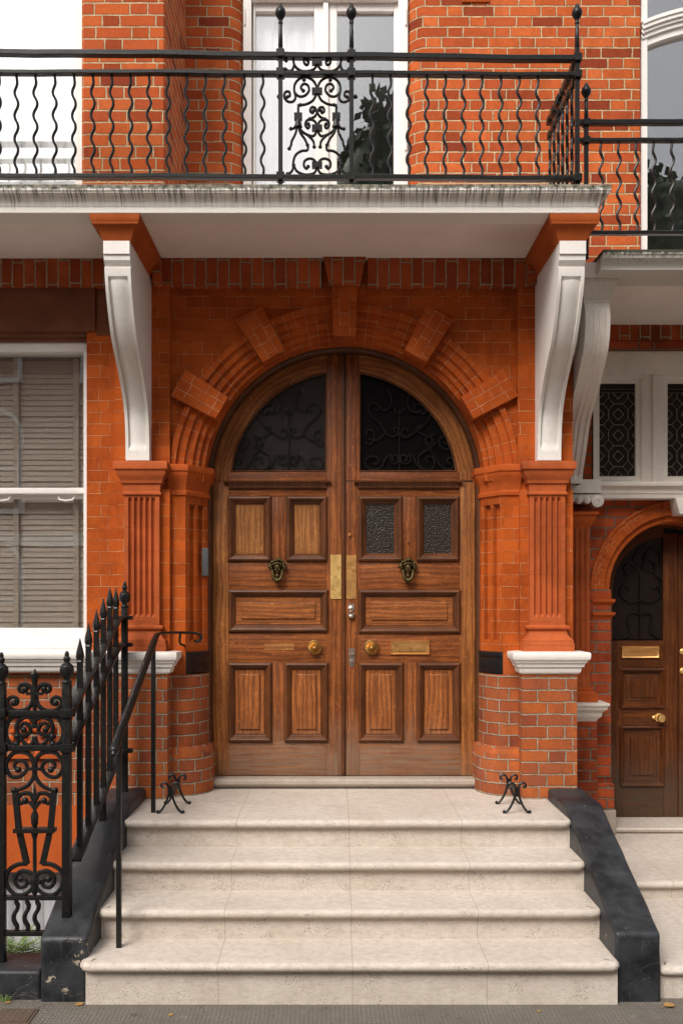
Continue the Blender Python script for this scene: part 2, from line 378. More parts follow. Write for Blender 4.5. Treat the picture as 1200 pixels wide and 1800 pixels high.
def glass():
    m = bpy.data.materials.new('window glass'); m.use_nodes = True; t = m.node_tree; t.nodes.clear()
    o = t.nodes.new('ShaderNodeOutputMaterial'); tr = t.nodes.new('ShaderNodeBsdfTransparent'); gl = t.nodes.new('ShaderNodeBsdfGlossy')
    gl.inputs['Roughness'].default_value = .0; gl.inputs['Color'].default_value = (1, 1, 1, 1); tr.inputs['Color'].default_value = (.97, .97, .965, 1)
    fr = t.nodes.new('ShaderNodeLayerWeight'); fr.inputs['Blend'].default_value = .5
    pw = t.nodes.new('ShaderNodeMath'); pw.operation = 'POWER'; pw.inputs[1].default_value = 4.0; t.links.new(fr.outputs['Facing'], pw.inputs[0])
    mp = t.nodes.new('ShaderNodeMath'); mp.operation = 'MULTIPLY_ADD'; mp.inputs[1].default_value = .85; mp.inputs[2].default_value = .15; mp.use_clamp = True
    ns = t.nodes.new('ShaderNodeTexNoise'); ns.inputs['Scale'].default_value = 1.6; ns.inputs['Detail'].default_value = 1
    geo = t.nodes.new('ShaderNodeNewGeometry'); t.links.new(geo.outputs['Position'], ns.inputs['Vector'])
    bp = t.nodes.new('ShaderNodeBump'); bp.inputs['Strength'].default_value = .06; bp.inputs['Distance'].default_value = .02
    t.links.new(ns.outputs[0], bp.inputs['Height']); t.links.new(bp.outputs[0], gl.inputs['Normal'])
    mx = t.nodes.new('ShaderNodeMixShader')
    t.links.new(pw.outputs[0], mp.inputs[0]); t.links.new(mp.outputs[0], mx.inputs[0])
    t.links.new(tr.outputs[0], mx.inputs[1]); t.links.new(gl.outputs[0], mx.inputs[2]); t.links.new(mx.outputs[0], o.inputs[0])
    return m
M['glass'] = glass()
def obscure(name, sc, st, c=(.012,.010,.009), rough=.08, spec=.4):
    k = NT(name); pos = k.pos()
    vo = k.n('ShaderNodeTexVoronoi', feature='SMOOTH_F1'); k.put(vo.inputs['Vector'], pos); vo.inputs['Scale'].default_value = sc
    k.bump(k.ma('ADD', vo.outputs['Distance'], k.noise(pos, sc*.6, 2)), st, .01)
    return k.fin(c, rough, 0, spec)
M['glass_fan'] = obscure('dark rolled glass', 22, .35, (.026,.023,.022), .20)  # left pane: greyer base colour stands in for light reflected in it
M['glass_fan_dark'] = obscure('black rolled glass', 22, .2, (.003,.0025,.0025), .35, .12)  # right pane: same kind of glass, kept black with no reflection painted in
M['glass_dimple'] = obscure('dark dimpled glass', 120, .45, (.020,.013,.008), .38)
M['glass_nb'] = obscure('dark leaded glass', 30, .2, (.016,.011,.009), .2)
M['dark'] = NT('dark room').fin((.012,.011,.010), .9)  # near-black colour standing in for unlit depth
M['lead'] = NT('lead came').fin((.24,.19,.15), .55)
M['blackstone'] = NT('black marble').fin((.010,.011,.012), .25)
def curtain(name, c, tr=.3):
    k = NT(name); pos = k.pos()
    n = k.noise(k.scale(pos, (25, 25, .6)), 1, 3)
    k.bump(n, .8, .03)
    return k.fin(k.mix(k.map(n, .3, .7), c, tuple(x*.84 for x in c)), .9)  # upright grey streaks in the colour imitate shade between the folds
M['curtain'] = curtain('white net curtain', (.80,.815,.82))
M['curtain_grey'] = curtain('grey net curtain', (.42,.42,.43))
M['blind'] = paint('venetian blind slats', (.33,.285,.235), dirt=.3)
def leafm(name, c):
    k = NT(name); pos = k.pos(); n = k.noise(pos, 30, 3)
    return k.fin(k.mix(n, c, tuple(x*.5 for x in c)), .6)
M['fern'] = leafm('fern green', (.16,.24,.05)); M['tree'] = leafm('tree foliage', (.14,.20,.09))
M['dryleaf'] = leafm('dry leaf', (.45,.24,.07)); M['bark'] = leafm('bark', (.08,.05,.03))
M['rust'] = paint('rusty cast iron', (.11,.075,.055), dirt=.6, rough=.6)
M['slate'] = paint('roof slate', (.08,.08,.085), dirt=.4)

# ------------------------------------------------------------------ mesh helpers
class MB:
    def __init__(s): s.v = []; s.f = []; s.uv = []
    def add(s, vs, fs, uvs=None):
        b = len(s.v); s.v += [Vector(p) for p in vs]
        for i, f in enumerate(fs):
            s.f.append([b+j for j in f]); s.uv.append(uvs[i] if uvs else None)
        return s
    def box(s, x0, x1, y0, y1, z0, z1):
        if x0 > x1: x0, x1 = x1, x0
        if y0 > y1: y0, y1 = y1, y0
        if z0 > z1: z0, z1 = z1, z0
        return s.add([(x0,y0,z0),(x1,y0,z0),(x1,y1,z0),(x0,y1,z0),(x0,y0,z1),(x1,y0,z1),(x1,y1,z1),(x0,y1,z1)],
              [(0,1,5,4),(1,2,6,5),(2,3,7,6),(3,0,4,7),(4,5,6,7),(3,2,1,0)])
    def prism(s, poly, a0, a1, ax='y'):
        """poly in the two other axes, extruded along ax"""
        n = len(poly); vs = []
        for a in (a0, a1):
            for p, q in poly:
                vs.append({'y': (p, a, q), 'z': (p, q, a), 'x': (a, p, q)}[ax])
        fs = [tuple(range(n)), tuple(range(2*n-1, n-1, -1))]+[(i, i+n, (i+1) % n+n, (i+1) % n) for i in range(n)]
        return s.add(vs, fs)
    def wallstrip(s, path, z0, z1, u0=0, cap=True):
        """vertical faces along a plan polyline, U = running length, V = height"""
        u = u0
        for a, b in zip(path, path[1:]):
            L = math.hypot(b[0]-a[0], b[1]-a[1])
            s.add([(a[0],a[1],z0),(b[0],b[1],z0),(b[0],b[1],z1),(a[0],a[1],z1)], [(0,1,2,3)], [[(u,z0),(u+L,z0),(u+L,z1),(u,z1)]]); u += L
        return s
    def cap(s, path, z):
        return s.add([(x, y, z) for x, y in path], [tuple(range(len(path)))])
    def loft(s, rows, close_u=False, ends=True):
        n = len(rows[0]); b = len(s.v); vs = [p for r in rows for p in r]; fs = []
        for i in range(len(rows)-1):
            for j in range(n if close_u else n-1):
                k = (j+1) % n
                fs.append((i*n+j, i*n+k, (i+1)*n+k, (i+1)*n+j))
        if ends and close_u:
            fs.append(tuple(range(n-1, -1, -1))); fs.append(tuple((len(rows)-1)*n+j for j in range(n)))
        return s.add(vs, fs)
    def mould(s, path, prof, closed=False):
        """sweep a profile of (out, z) along a plan path, mitred; outward is to the right of the direction of travel"""
        n = len(path); rows = []
        for i, p in enumerate(path):
            p = Vector((p[0], p[1]))
            def nrm(a, b):
                d = Vector((b[0]-a[0], b[1]-a[1])).normalized(); return Vector((d.y, -d.x))
            if closed or 0 < i < n-1:
                a, b, c = path[i-1], path[i], path[(i+1) % n]
                n1, n2 = nrm(a, b), nrm(b, c); m = (n1+n2); m = m/max(m.dot(n1), .2)
            elif i == 0: m = nrm(path[0], path[1])
            else: m = nrm(path[-2], path[-1])
            rows.append([(p.x+m.x*o, p.y+m.y*o, z) for o, z in prof])
        if closed: rows.append(rows[0])
        s.loft(rows, ends=False)
        if not closed:
            s.add(rows[0], [tuple(range(len(prof)))]); s.add(rows[-1], [tuple(range(len(prof)-1, -1, -1))])
        return s
    def frame_mould(s, x0, x1, z0, z1, prof, y, grain=None):
        """rectangular panel moulding in the XZ plane; prof = (inward offset, depth y offset)"""
        rows = []
        for o, dy in prof:
            rows.append([(x0+o, y+dy, z0+o), (x1-o, y+dy, z0+o), (x1-o, y+dy, z1-o), (x0+o, y+dy, z1-o)])
        for i in range(len(rows)-1):
            for j in range(4):
                k = (j+1) % 4
                a, b, c, d = rows[i][j], rows[i][k], rows[i+1][k], rows[i+1][j]
                hz = (grain == 'h') if grain else (j % 2 == 0)
                al = [(p[2], p[0]) if hz else (p[0], p[2]) for p in (a, b, c, d)]
                s.add([a, b, c, d], [(0,1,2,3)], [al])
        return s
    def tube(s, pts, r, n=8, cap=True, flat=1.0, rr=None, up=None, rot=0):
        pts = [Vector(p) for p in pts]; rows = []; N = len(pts)
        prev = None
        for i, p in enumerate(pts):
            t = (pts[min(i+1, N-1)]-pts[max(i-1, 0)])
            if t.length < 1e-9: t = Vector((0,0,1))
            t.normalize()
            if up is not None: a = Vector(up)
            elif prev is None: a = Vector((0,1,0)) if abs(t.y) < .9 else Vector((1,0,0))
            else: a = prev
            e1 = (a-t*a.dot(t)).normalized(); e2 = t.cross(e1); prev = e1
            ri = rr[i] if rr else r
            rows.append([p+e1*math.cos(2*PI*j/n+rot)*ri*flat+e2*math.sin(2*PI*j/n+rot)*ri for j in range(n)])
        s.loft(rows, close_u=True, ends=cap); return s
    def bar(s, pts, w, h, up=(0,1,0)):
        """rectangular bar; w along 'up', h across"""
        pts = [Vector(p) for p in pts]; rows = []; N = len(pts)
        for i, p in enumerate(pts):
            t = (pts[min(i+1, N-1)]-pts[max(i-1, 0)]).normalized(); a = Vector(up)
            e1 = (a-t*a.dot(t)).normalized(); e2 = t.cross(e1)
            rows.append([p+e1*w/2*c+e2*h/2*d for c, d in ((1,1),(1,-1),(-1,-1),(-1,1))])
        s.loft(rows, close_u=True); return s
    def lathe(s, prof, c, n=16, axis='z'):
        rows = []
        for r, h in prof:
            row = []
            for j in range(n):
                a = 2*PI*j/n
                if axis == 'z': row.append((c[0]+r*math.cos(a), c[1]+r*math.sin(a), c[2]+h))
                elif axis == 'y': row.append((c[0]+r*math.cos(a), c[1]+h, c[2]+r*math.sin(a)))
                else: row.append((c[0]+h, c[1]+r*math.cos(a), c[2]+r*math.sin(a)))
            rows.append(row)
        s.loft(rows, close_u=True); return s
    def ball(s, c, r, n=10, sc=(1,1,1)):
        rows = []
        for i in range(1, n):
            t = PI*i/n
            rows.append([(c[0]+r*sc[0]*math.sin(t)*math.cos(2*PI*j/n), c[1]+r*sc[1]*math.sin(t)*math.sin(2*PI*j/n), c[2]-r*sc[2]*math.cos(t)) for j in range(n)])
        s.loft(rows, close_u=True); return s
    def archsweep(s, xc, zc, z0, prof, n=48, a0=0.0, a1=PI, legs=True, uvmode='arch'):
        """sweep profile [(R, y)] round a semicircular arch with straight legs down to z0 (walls of the opening)"""
        ang = [a1+(a0-a1)*i/n for i in range(n+1)]
        for (R1, y1), (R2, y2) in zip(prof, prof[1:]):
            pl = math.hypot(R2-R1, y2-y1); L = 0
            def pt(R, y, a): return (xc+R*math.cos(a), y, zc+R*math.sin(a))
            for a, b in zip(ang, ang[1:]):
                v1 = R1*0+1.04*(PI-a); v2 = 1.04*(PI-b)
                s.add([pt(R1,y1,a), pt(R1,y1,b), pt(R2,y2,b), pt(R2,y2,a)], [(0,1,2,3)],
                      [[(R1+y1,v1),(R1+y1,v2),(R1+y1+pl,v2),(R1+y1+pl,v1)]])
            if legs and z0 < zc:
                for sg in (-1, 1):
                    s.add([(xc+sg*R1,y1,z0),(xc+sg*R1,y1,zc),(xc+sg*R2,y2,zc),(xc+sg*R2,y2,z0)], [(0,1,2,3) if sg < 0 else (3,2,1,0)],
                      [[(R1+y1,z0),(R1+y1,zc),(R1+y1+pl,zc),(R1+y1+pl,z0)] if sg < 0 else [(R1+y1+pl,z0),(R1+y1+pl,zc),(R1+y1,zc),(R1+y1,z0)]])
        return s
    def build(s, name, mat, parent=None, bevel=0, swap=False, seg=2, smooth=True, ang=38, recalc=True, sub=0):
        me = bpy.data.meshes.new(name)
        me.from_pydata([tuple(v) for v in s.v], [], s.f)
        bm = bmesh.new(); bm.from_mesh(me)
        bm.faces.ensure_lookup_table()
        ul = bm.loops.layers.uv.new('UVMap')
        for i, f in enumerate(bm.faces):
            g = s.uv[i]
            if g:
                for l, c in zip(f.loops, g): l[ul].uv = (c[1], c[0]) if swap else c
            else:
                f.normal_update(); nn = f.normal
                for l in f.loops:
                    p = l.vert.co
                    if abs(nn.z) > .7: c = (p.x, p.y)
                    elif abs(nn.y) >= abs(nn.x): c = (p.x, p.z)
                    else: c = (p.y, p.z)
                    l[ul].uv = (c[1], c[0]) if swap else c
        bmesh.ops.remove_doubles(bm, verts=bm.verts, dist=1e-5)
        if recalc: bmesh.ops.recalc_face_normals(bm, faces=bm.faces)
        if bevel:
            es = [e for e in bm.edges if len(e.link_faces) == 2 and e.calc_face_angle(0) > .6]
            bmesh.ops.bevel(bm, geom=es, offset=bevel, segments=seg, affect='EDGES', profile=.6, clamp_overlap=True)
        if smooth:
            for f in bm.faces: f.smooth = True
            for e in bm.edges:
                if len(e.link_faces) != 2 or e.calc_face_angle(0) > math.radians(ang): e.smooth = False
        bm.to_mesh(me); bm.free()
        me.materials.append(mat)
        o = bpy.data.objects.new(name, me); COL.objects.link(o)
        if parent is not None: o.parent = parent
        return o
def spline(pts, n=6):
    pts = [Vector(p) for p in pts]
    if len(pts) < 3: return pts
    q = [pts[0]*2-pts[1]]+pts+[pts[-1]*2-pts[-2]]; out = []
    for i in range(1, len(q)-2):
        a, b, c, d = q[i-1:i+3]
        for k in range(n):
            t = k/n
            out.append(.5*((2*b)+(c-a)*t+(2*a-5*b+4*c-d)*t*t+(3*b-a-3*c+d)*t**3))
    out.append(pts[-1]); return out
def tag(o, label=None, cat=None, group=None, kind=None):
    if label: o['label'] = label
    if cat: o['category'] = cat
    if group: o['group'] = group
    if kind: o['kind'] = kind
    return o
def thing(name, label, cat, loc=(0,0,0), group=None):
    """an Empty at the thing's base; children are built in world coordinates and re-based"""
    o = bpy.data.objects.new(name, None); COL.objects.link(o); o.location = loc; o.empty_display_size = .1
    return tag(o, label, cat, group)
def rebase(root):
    """children were modelled in world coordinates: keep them there"""
    inv = Matrix.Translation(-Vector(root.location))
    for ch in root.children: ch.matrix_parent_inverse = inv
def lab(o, t): o['label'] = t; return o

# ================================================================== SETTING
g = MB(); g.box(-40, 40, -5.2, 4.9, -.12, 0); tag(g.build('pavement', M['paving']), kind='structure')
g = MB(); g.box(-40, 40, -40, -5.2, -.3, -.12); tag(g.build('road', M['road']), kind='structure')
# ground of the basement area on the left and earth under the houses
g = MB(); g.box(-40, -1.0, 4.9, 9.0, -1.6, -1.5); tag(g.build('basement_yard', M['paving']), kind='structure')
g = MB(); g.box(1.2, 40, 4.9, 12, -.3, -.02); tag(g.build('ground', M['paving']), kind='structure')

# ================================================================== HOUSE
D_WALL, D_PIER, D_PIL, D_DOOR = 6.42, 6.27, 6.33, 6.72
ZL = .692           # landing level
AZ = 2.77           # arch centre height
H = thing('brick_town_house', 'red brick town house with arched double oak doors, white scroll brackets and a balcony', 'house', (XC, 6.8, ZL))

# --- porch wall: rectangle with the arched opening
def porch_wall():
    mb = MB(); Ro = 1.15; x0, x1 = XC-1.49, XC+1.49; zt = 4.215; zb = 2.86
    n = 60; y = D_WALL
    angs = [PI*i/n for i in range(n+1)]
    def outer(a):
        c, s_ = math.cos(a), math.sin(a); tx = (x1-XC)/abs(c) if abs(c) > 1e-6 else 9e9; tz = (zt-AZ)/s_ if s_ > 1e-6 else 9e9
        t = min(tx, tz); return (XC+t*c, AZ+t*s_)
    ca = math.atan2(zt-AZ, x1-XC); angs = sorted(set(angs+[ca, PI-ca]))
    for a, b in zip(angs, angs[1:]):
        pa, pb = outer(a), outer(b)
        ia = (XC+Ro*math.cos(a), AZ+Ro*math.sin(a)); ib = (XC+Ro*math.cos(b), AZ+Ro*math.sin(b))
        mb.add([(p[0], y, p[1]) for p in (ia, pa, pb, ib)], [(0,1,2,3)], [[ia, pa, pb, ib]])
    mb.box(x0, XC-1.15, y, y+.5, ZL-.6, AZ); mb.box(XC+1.15, x1, y, y+.5, ZL-.6, AZ)
    return mb.build('porch_wall', M['brick_fine'], H, recalc=False)
porch_wall()
# house body behind the porch: sides, roofed top (hidden by the slab)
mb = MB(); mb.box(XC+1.47, XC+1.49, 6.425, 7.2, -.3, 4.2); mb.box(-1.42, 1.56, 7.0, 7.14, 3.9, 4.2)
mb.build('porch_side_wall', M['brick_low'], H)

# --- moulded arch rings, stepping back to the door
rings = [(1.152, 6.425), (1.152, 6.398), (1.115, 6.398), (1.108, 6.422), (1.062, 6.422), (1.055, 6.446), (1.010, 6.446), (1.004, 6.470), (.972, 6.472), (.965, 6.50), (.935, 6.505), (.93, 6.62), (.93, 6.80)]
mb = MB(); mb.archsweep(XC, AZ, 2.86, rings, n=64, legs=False)
o = mb.build('arch_moulding', M['brick_arch'], H, recalc=False)
# --- projecting arch blocks and keystone
def arch_block(a, ri, ro, wi, wo, y0, y1, name='arch_block', mat='brick_arch'):
    mb = MB(); c, s_ = math.cos(a), math.sin(a); t = (-s_, c)
    def q(r, w): return (XC+r*c+w*t[0], AZ+r*s_+w*t[1])
    mb.prism([q(ri, -wi/2), q(ro, -wo/2), q(ro, wo/2), q(ri, wi/2)], y0, y1)
    ob = mb.build(name, M[mat], H, bevel=.006)
    ul = ob.data.uv_layers[0].data
    for lp in ob.data.loops:
        v = ob.data.vertices[lp.vertex_index].co; dx_, dz_ = v.x-XC, v.z-AZ
        ul[lp.index].uv = (dx_*c+dz_*s_+v.y*.0+a*3, dx_*t[0]+dz_*t[1]+.099+v.y-y0)
    return ob
for a in (30, 60, 120, 150):
    arch_block(math.radians(a), .925, 1.255, .165, .20, 6.368, 6.60)
arch_block(PI/2, .93, 1.268, .15, .168, 6.36, 6.60, 'keystone')
# --- soldier course with the keystone corbel above
mb = MB(); zs0, zs1 = Z(503, 6.36), 4.215
mb.box(XC-1.20, XC-.15, 6.36, 6.6, zs0, zs1); mb.box(XC+.15, XC+1.20, 6.36, 6.6, zs0, zs1)
mb.build('soldier_course', M['brick_sold'], H, swap=True, bevel=.004)
mb = MB(); mb.prism([(XC-.10, zs0+.003), (XC+.10, zs0+.003), (XC+.140, zs1), (XC-.140, zs1)], 6.335, 6.6)
mb.build('soldier_corbel', M['brick_sold'], H, swap=True, bevel=.004)
# --- strips behind the brackets
for sg in (-1, 1):
    mb = MB(); cx = XC+sg*1.317
    mb.box(cx-.185, cx+.165+.01, 6.375, 6.6, 2.865, 4.21)
    mb.build('wall_strip', M['brick_fine'], H)

# --- reveals: plan of the jambs (right-hand side, offsets from the centre line)
for sg in (-1, 1):
    def pl(pts): return [(XC+sg*a, b) for a, b in pts]
    # upper jamb: flat wall then fluted splay
    jam = [(1.16, 6.415), (1.045, 6.415)]
    # flutes on the splay
    p0, p1 = Vector((1.045, 6.415)), Vector((.925, 6.60)); d = (p1-p0); nrm = Vector((-d.y, d.x)).normalized()*-1
    L = d.length
    nin = Vector((d.y, -d.x)).normalized()      # into the brickwork
    if nin.y < 0: nin = -nin
    sec = [(0, 0), (.16, 0), (.18, .028), (.30, .034), (.42, .028), (.44, 0), (.56, 0), (.58, .028), (.70, .034), (.82, .028), (.84, 0), (1, 0)]
    mb = MB()
    za, zb, zc_, zd = 1.63, 1.80, 2.60, 2.66
    mb.wallstrip(pl(jam), 1.63, 2.68)
    def row(z, k):
        return [(XC+sg*(p0+d*t+nin*q*k)[0], (p0+d*t+nin*q*k)[1], z) for t, q in sec]
    zz = [(1.63, 0), (1.70, 0), (1.712, 1), (2.60, 1), (2.612, 0), (2.68, 0)]
    rws = [row(z, k) for z, k in zz]
    for i in range(len(rws)-1):
        for j in range(len(sec)-1):
            us = [1.2+sec[j][0]*L, 1.2+sec[j+1][0]*L]
            mb.add([rws[i][j], rws[i][j+1], rws[i+1][j+1], rws[i+1][j]], [(0,1,2,3)], [[(us[0],zz[i][0]),(us[1],zz[i][0]),(us[1],zz[i+1][0]),(us[0],zz[i+1][0])]])
    mb.wallstrip(pl([(.925, 6.60), (.925, 6.85)]), 1.63, 2.68)
    mb.build('door_jamb', M['brick_fine'], H, recalc=False, ang=20)
    # plain terracotta band and black stone
    mb = MB(); mb.wallstrip(pl([(1.16, 6.412), (1.045, 6.412), (1.03, 6.432)]), 1.485, 1.63); mb.build('terracotta_band', M['terra_smooth'], H, recalc=False)
    mb = MB(); mb.prism(pl([(1.035, 6.41), (.918, 6.595), (.918, 6.85), (1.1, 6.85), (1.1, 6.45)]), 1.482, 1.634, 'z')
    bs = mb.build('black_stone', M['blackstone'], H, bevel=.004)
    mb = MB(); q0, q1 = Vector((1.035, 6.41)), Vector((.918, 6.595)); dd_ = (q1-q0).normalized(); nn_ = Vector((-dd_.y, dd_.x)); nn_ = nn_ if nn_.y < 0 else -nn_
    for za_, zb_a in ((1.602, 1.633),):
        mb.prism(pl([tuple(q0+nn_*.010), tuple(q1+nn_*.010), tuple(q1), tuple(q0)]), za_, zb_a, 'z')
    mb.build('raised_rim', M['blackstone'], bs, bevel=.003)
    # lower brick jamb, rounded, with a bulging base
    def arc(cx, cy, r, a0, a1, n=7): return [(cx+r*math.cos(a0+(a1-a0)*i/n), cy+r*math.sin(a0+(a1-a0)*i/n)) for i in range(n+1)]
    low = [(1.16, 6.40)]+arc(1.02, 6.52, .12, -PI/2, -PI, 6)[:0]+[(1.06, 6.40), (1.03, 6.405), (1.0, 6.43), (.965, 6.48), (.935, 6.54), (.92, 6.60), (.92, 6.85)]
    mb = MB(); mb.wallstrip(pl(low), 1.01, 1.485, .07 if sg > 0 else .31); mb.build('lower_jamb', M['brick_low'], H, recalc=False)
    big = [(1.16, 6.37), (1.05, 6.37), (.995, 6.385), (.945, 6.43), (.905, 6.49), (.885, 6.56), (.885, 6.64), (.885, 6.85)]
    mb = MB(); mb.wallstrip(pl(big), ZL-.02, .965, .07 if sg > 0 else .31)
    mb.loft([[(x, y, .965) for x, y in pl(big)], [(x*.5+a*.5, y*.5+b*.5, 1.0) for (x, y), (a, b) in zip(pl(big), pl([low[0], low[1], low[2], low[3], low[4], low[5], low[6], low[7]]))],
             [(a, b, 1.012) for a, b in pl([low[0], low[1], low[2], low[3], low[4], low[5], low[6], low[7]])]], ends=False)
    mb.build('jamb_base', M['brick_low'], H, recalc=False)
    # impost moulding round the jamb
    prof = [(0, 2.66), (.012, 2.668), (.014, 2.69), (.004, 2.70), (.006, 2.735), (.014, 2.755), (.028, 2.79), (.032, 2.80), (.034, 2.815), (.042, 2.825), (.044, 2.852), (.040, 2.866), (-.05, 2.868)]
    pa = [(1.16, 6.415), (1.045, 6.415), (.925, 6.60), (.925, 6.85)]
    path = pl(pa)
    if sg < 0: pass
    else: path = path[::-1]
    mb = MB(); mb.mould(path, prof); mb.build('impost', M['terra'], H, recalc=True, ang=22)
    # pilaster
    cx = XC+sg*1.317; hw = .115
    mb = MB()
    nf = 5; xs = [(-hw, 0)]
    m = .022; fw = (2*hw-2*m)/nf
    for i in range(nf):
        a = -hw+m+i*fw
        xs += [(a+fw*.16, 0), (a+fw*.24, .014), (a+fw*.5, .022), (a+fw*.76, .014), (a+fw*.84, 0)]
    xs.append((hw, 0))
    zz = [(1.80, 0), (1.865, 0), (1.885, 1), (2.625, 1), (2.645, 0), (2.70, 0)]
    rows = [[(cx+x, D_PIL+q*k, z) for x, q in xs] for z, k in zz]
    mb.loft(rows, ends=False)
    mb.box(cx-hw, cx-hw+.003, D_PIL+.0005, 6.44, 1.80, 2.70); mb.box(cx+hw-.003, cx+hw, D_PIL+.0005, 6.44, 1.80, 2.70)
    pil = mb.build('pilaster', M['terra_worn'], H, recalc=False, ang=25)
    # outer flat strip beside the pilaster
    mb = MB(); mb.box(cx-hw-.055, cx+hw+.06, 6.372, 6.6, 1.63, 2.70); mb.build('pilaster_backing', M['brick_fine'], H)
    # capital and base
    rect = [(cx-hw, 6.5), (cx-hw, D_PIL), (cx+hw, D_PIL), (cx+hw, 6.5)]
    prof = [(0, 2.655), (.012, 2.66), (.013, 2.672), (.004, 2.68), (.006, 2.725), (.018, 2.735), (.02, 2.75), (.026, 2.765), (.043, 2.79), (.046, 2.812), (.058, 2.822), (.06, 2.86), (.055, 2.872), (-.12, 2.878)]
    mb = MB(); mb.mould(rect[::1], prof); mb.build('pilaster_capital', M['terra_worn'], H)
    prof = [(-.1, 1.635), (.048, 1.635), (.05, 1.69), (.044, 1.70), (.044, 1.715), (.03, 1.725), (.014, 1.75), (.006, 1.775), (.012, 1.782), (.024, 1.79), (.025, 1.803), (.012, 1.812), (-.01, 1.815)]
    mb = MB(); mb.mould(rect, prof); mb.build('pilaster_base', M['terra_worn'], H)
    # lower brick pier
    mb = MB(); mb.wallstrip([(cx-.177, 6.60), (cx-.177, D_PIER), (cx+.177, D_PIER), (cx+.177, 6.60)], 0.0, 1.50, .06); mb.cap([(cx-.177, 6.60), (cx-.177, D_PIER), (cx+.177, D_PIER), (cx+.177, 6.60)], 1.5)
    mb.build('brick_pier', M['brick_low'], H)
# white base mouldings: right one wraps the pilaster, the left one runs into the window sill
cr, cl = XC+1.317, XC-1.317
prof = [(-.08, 1.497), (.008, 1.497), (.022, 1.502), (.030, 1.512), (.034, 1.528), (.036, 1.545), (.048, 1.547), (.050, 1.560), (.060, 1.574), (.064, 1.576), (.066, 1.590), (.076, 1.592), (.082, 1.606), (.083, 1.632), (.078, 1.640), (-.08, 1.648)]
mb = MB(); mb.mould([(cr-.165, 6.45), (cr-.165, D_PIER+.01), (cr+.165, D_PIER+.01), (cr+.165, 6.45)], prof); mb.build('white_base_moulding', M['white'], H)
mb = MB(); mb.mould([(-3.2, 6.40), (cl-.168, 6.40), (cl-.165, D_PIER+.01), (cl+.165, D_PIER+.01), (cl+.165, 6.45)], prof); lab(mb.build('white_base_moulding', M['white'], H), 'white base moulding running on under the window')

# --- left-hand wall with the sash window
xw1 = X(158, 6.5)      # right edge of the opening
mb = MB(); mb.box(xw1, XC-1.49, 6.42, 6.85, 1.63, 3.80); mb.build('window_pier_wall', M['brick_fine'], H)
mb = MB(); mb.box(-3.4, XC-1.48, 6.435, 6.8, .62, 1.50); mb.build('lower_wall', M['brick_low'], H)
mb = MB(); mb.box(-3.4, XC-1.48, 6.425, 6.8, Z(1533, 6.43), .622); mb.build('terracotta_panel', M['terra_panel'], H)
mb = MB(); mb.box(-3.4, -2.35, 6.43, 6.8, -1.6, .18); mb.box(X(70, 6.5)+.38, XC-1.0, 6.43, 6.8, -1.6, .18); mb.build('basement_wall', M['white'], H)
# carved ornament panel in the wall
mb = MB(); pc = P(62, 1293, 6.42)
mb.box(pc.x-.20, pc.x+.20, 6.405, 6.44, pc.z-.15, pc.z-.13); mb.box(pc.x-.20, pc.x+.20, 6.405, 6.44, pc.z+.13, pc.z+.15)
for i in range(26):
    a = i/26*2*PI*2; r = .03+.10*i/26
    mb.ball((pc.x+r*1.5*math.cos(a), 6.43, pc.z+r*math.sin(a)), .022+.008*math.sin(i*2.3), 7)
mb.build('carved_panel', M['terra_panel'], H)
# lintel
mb = MB(); mb.box(-3.4, xw1+.06, 6.40, 6.8, Z(582, 6.4), Z(506, 6.4)); mb.box(xw1+.065, XC-1.45, 6.415, 6.8, 3.72, Z(506, 6.4))
mb.build('stone_lintel', M['brownstone'], H, bevel=.004)
mb = MB(); mb.mould([(-3.4, 6.46), (xw1-.005, 6.46)], [(-.2, Z(600, 6.45)), (0, Z(600, 6.45)), (.0, Z(594, 6.45)), (.03, Z(590, 6.43)), (.035, Z(582, 6.42)), (.055, Z(577, 6.41)), (.055, Z(573, 6.4)), (-.2, Z(573, 6.4))]); mb.build('lintel_moulding', M['brownstone'], H)
mb = MB(); mb.box(-3.4, XC-1.505, 6.37, 6.6, zs0-.0, 4.215); mb.build('soldier_course', M['brick_sold'], H, swap=True, bevel=.004)
# sash window
fw_ = MB(); zt, zb_ = Z(600, 6.5), Z(1150, 6.5); xl = -3.1
W1 = fw_.box(xl, xw1-.003, 6.48, 6.62, zt-.075, zt-.004).box(xw1-.036, xw1-.003, 6.48, 6.62, zb_, zt-.076).box(xl, xw1-.037, 6.49, 6.62, zb_, zb_+.10).build('sash_window', M['white_up'], H, bevel=.003)
lab(W1, 'tall white sash window left of the porch')
xg = X(149, 6.55)
mb = MB(); mb.box(xl, xg+.02, 6.53, 6.575, Z(868, 6.55), Z(858, 6.55)).build('upper_meeting_rail', M['white_up'], W1, bevel=.003)
MB().box(xl, xg-.002, 6.576, 6.62, Z(876, 6.55), Z(869, 6.55)).build('lower_meeting_rail', M['white_up'], W1, bevel=.003)
MB().box(xl, xg-.01, 6.576, 6.61, zb_+.1, Z(1104, 6.55)).build('lower_sash_rail', M['white_up'], W1, bevel=.003)
mb = MB(); mb.box(xl, xg+.004, 6.56, 6.566, Z(858, 6.55)+.001, zt-.076).build('window_pane', M['glass'], W1)
mb = MB(); mb.box(xl, xg+.004, 6.60, 6.606, Z(1104, 6.55)+.001, Z(876, 6.55)-.001).build('window_pane', M['glass'], W1)
mb = MB(); mb.box(xl, xw1, 6.40, 6.50, zb_-.045, zb_+.002); mb.build('window_sill', M['white'], H, bevel=.006)
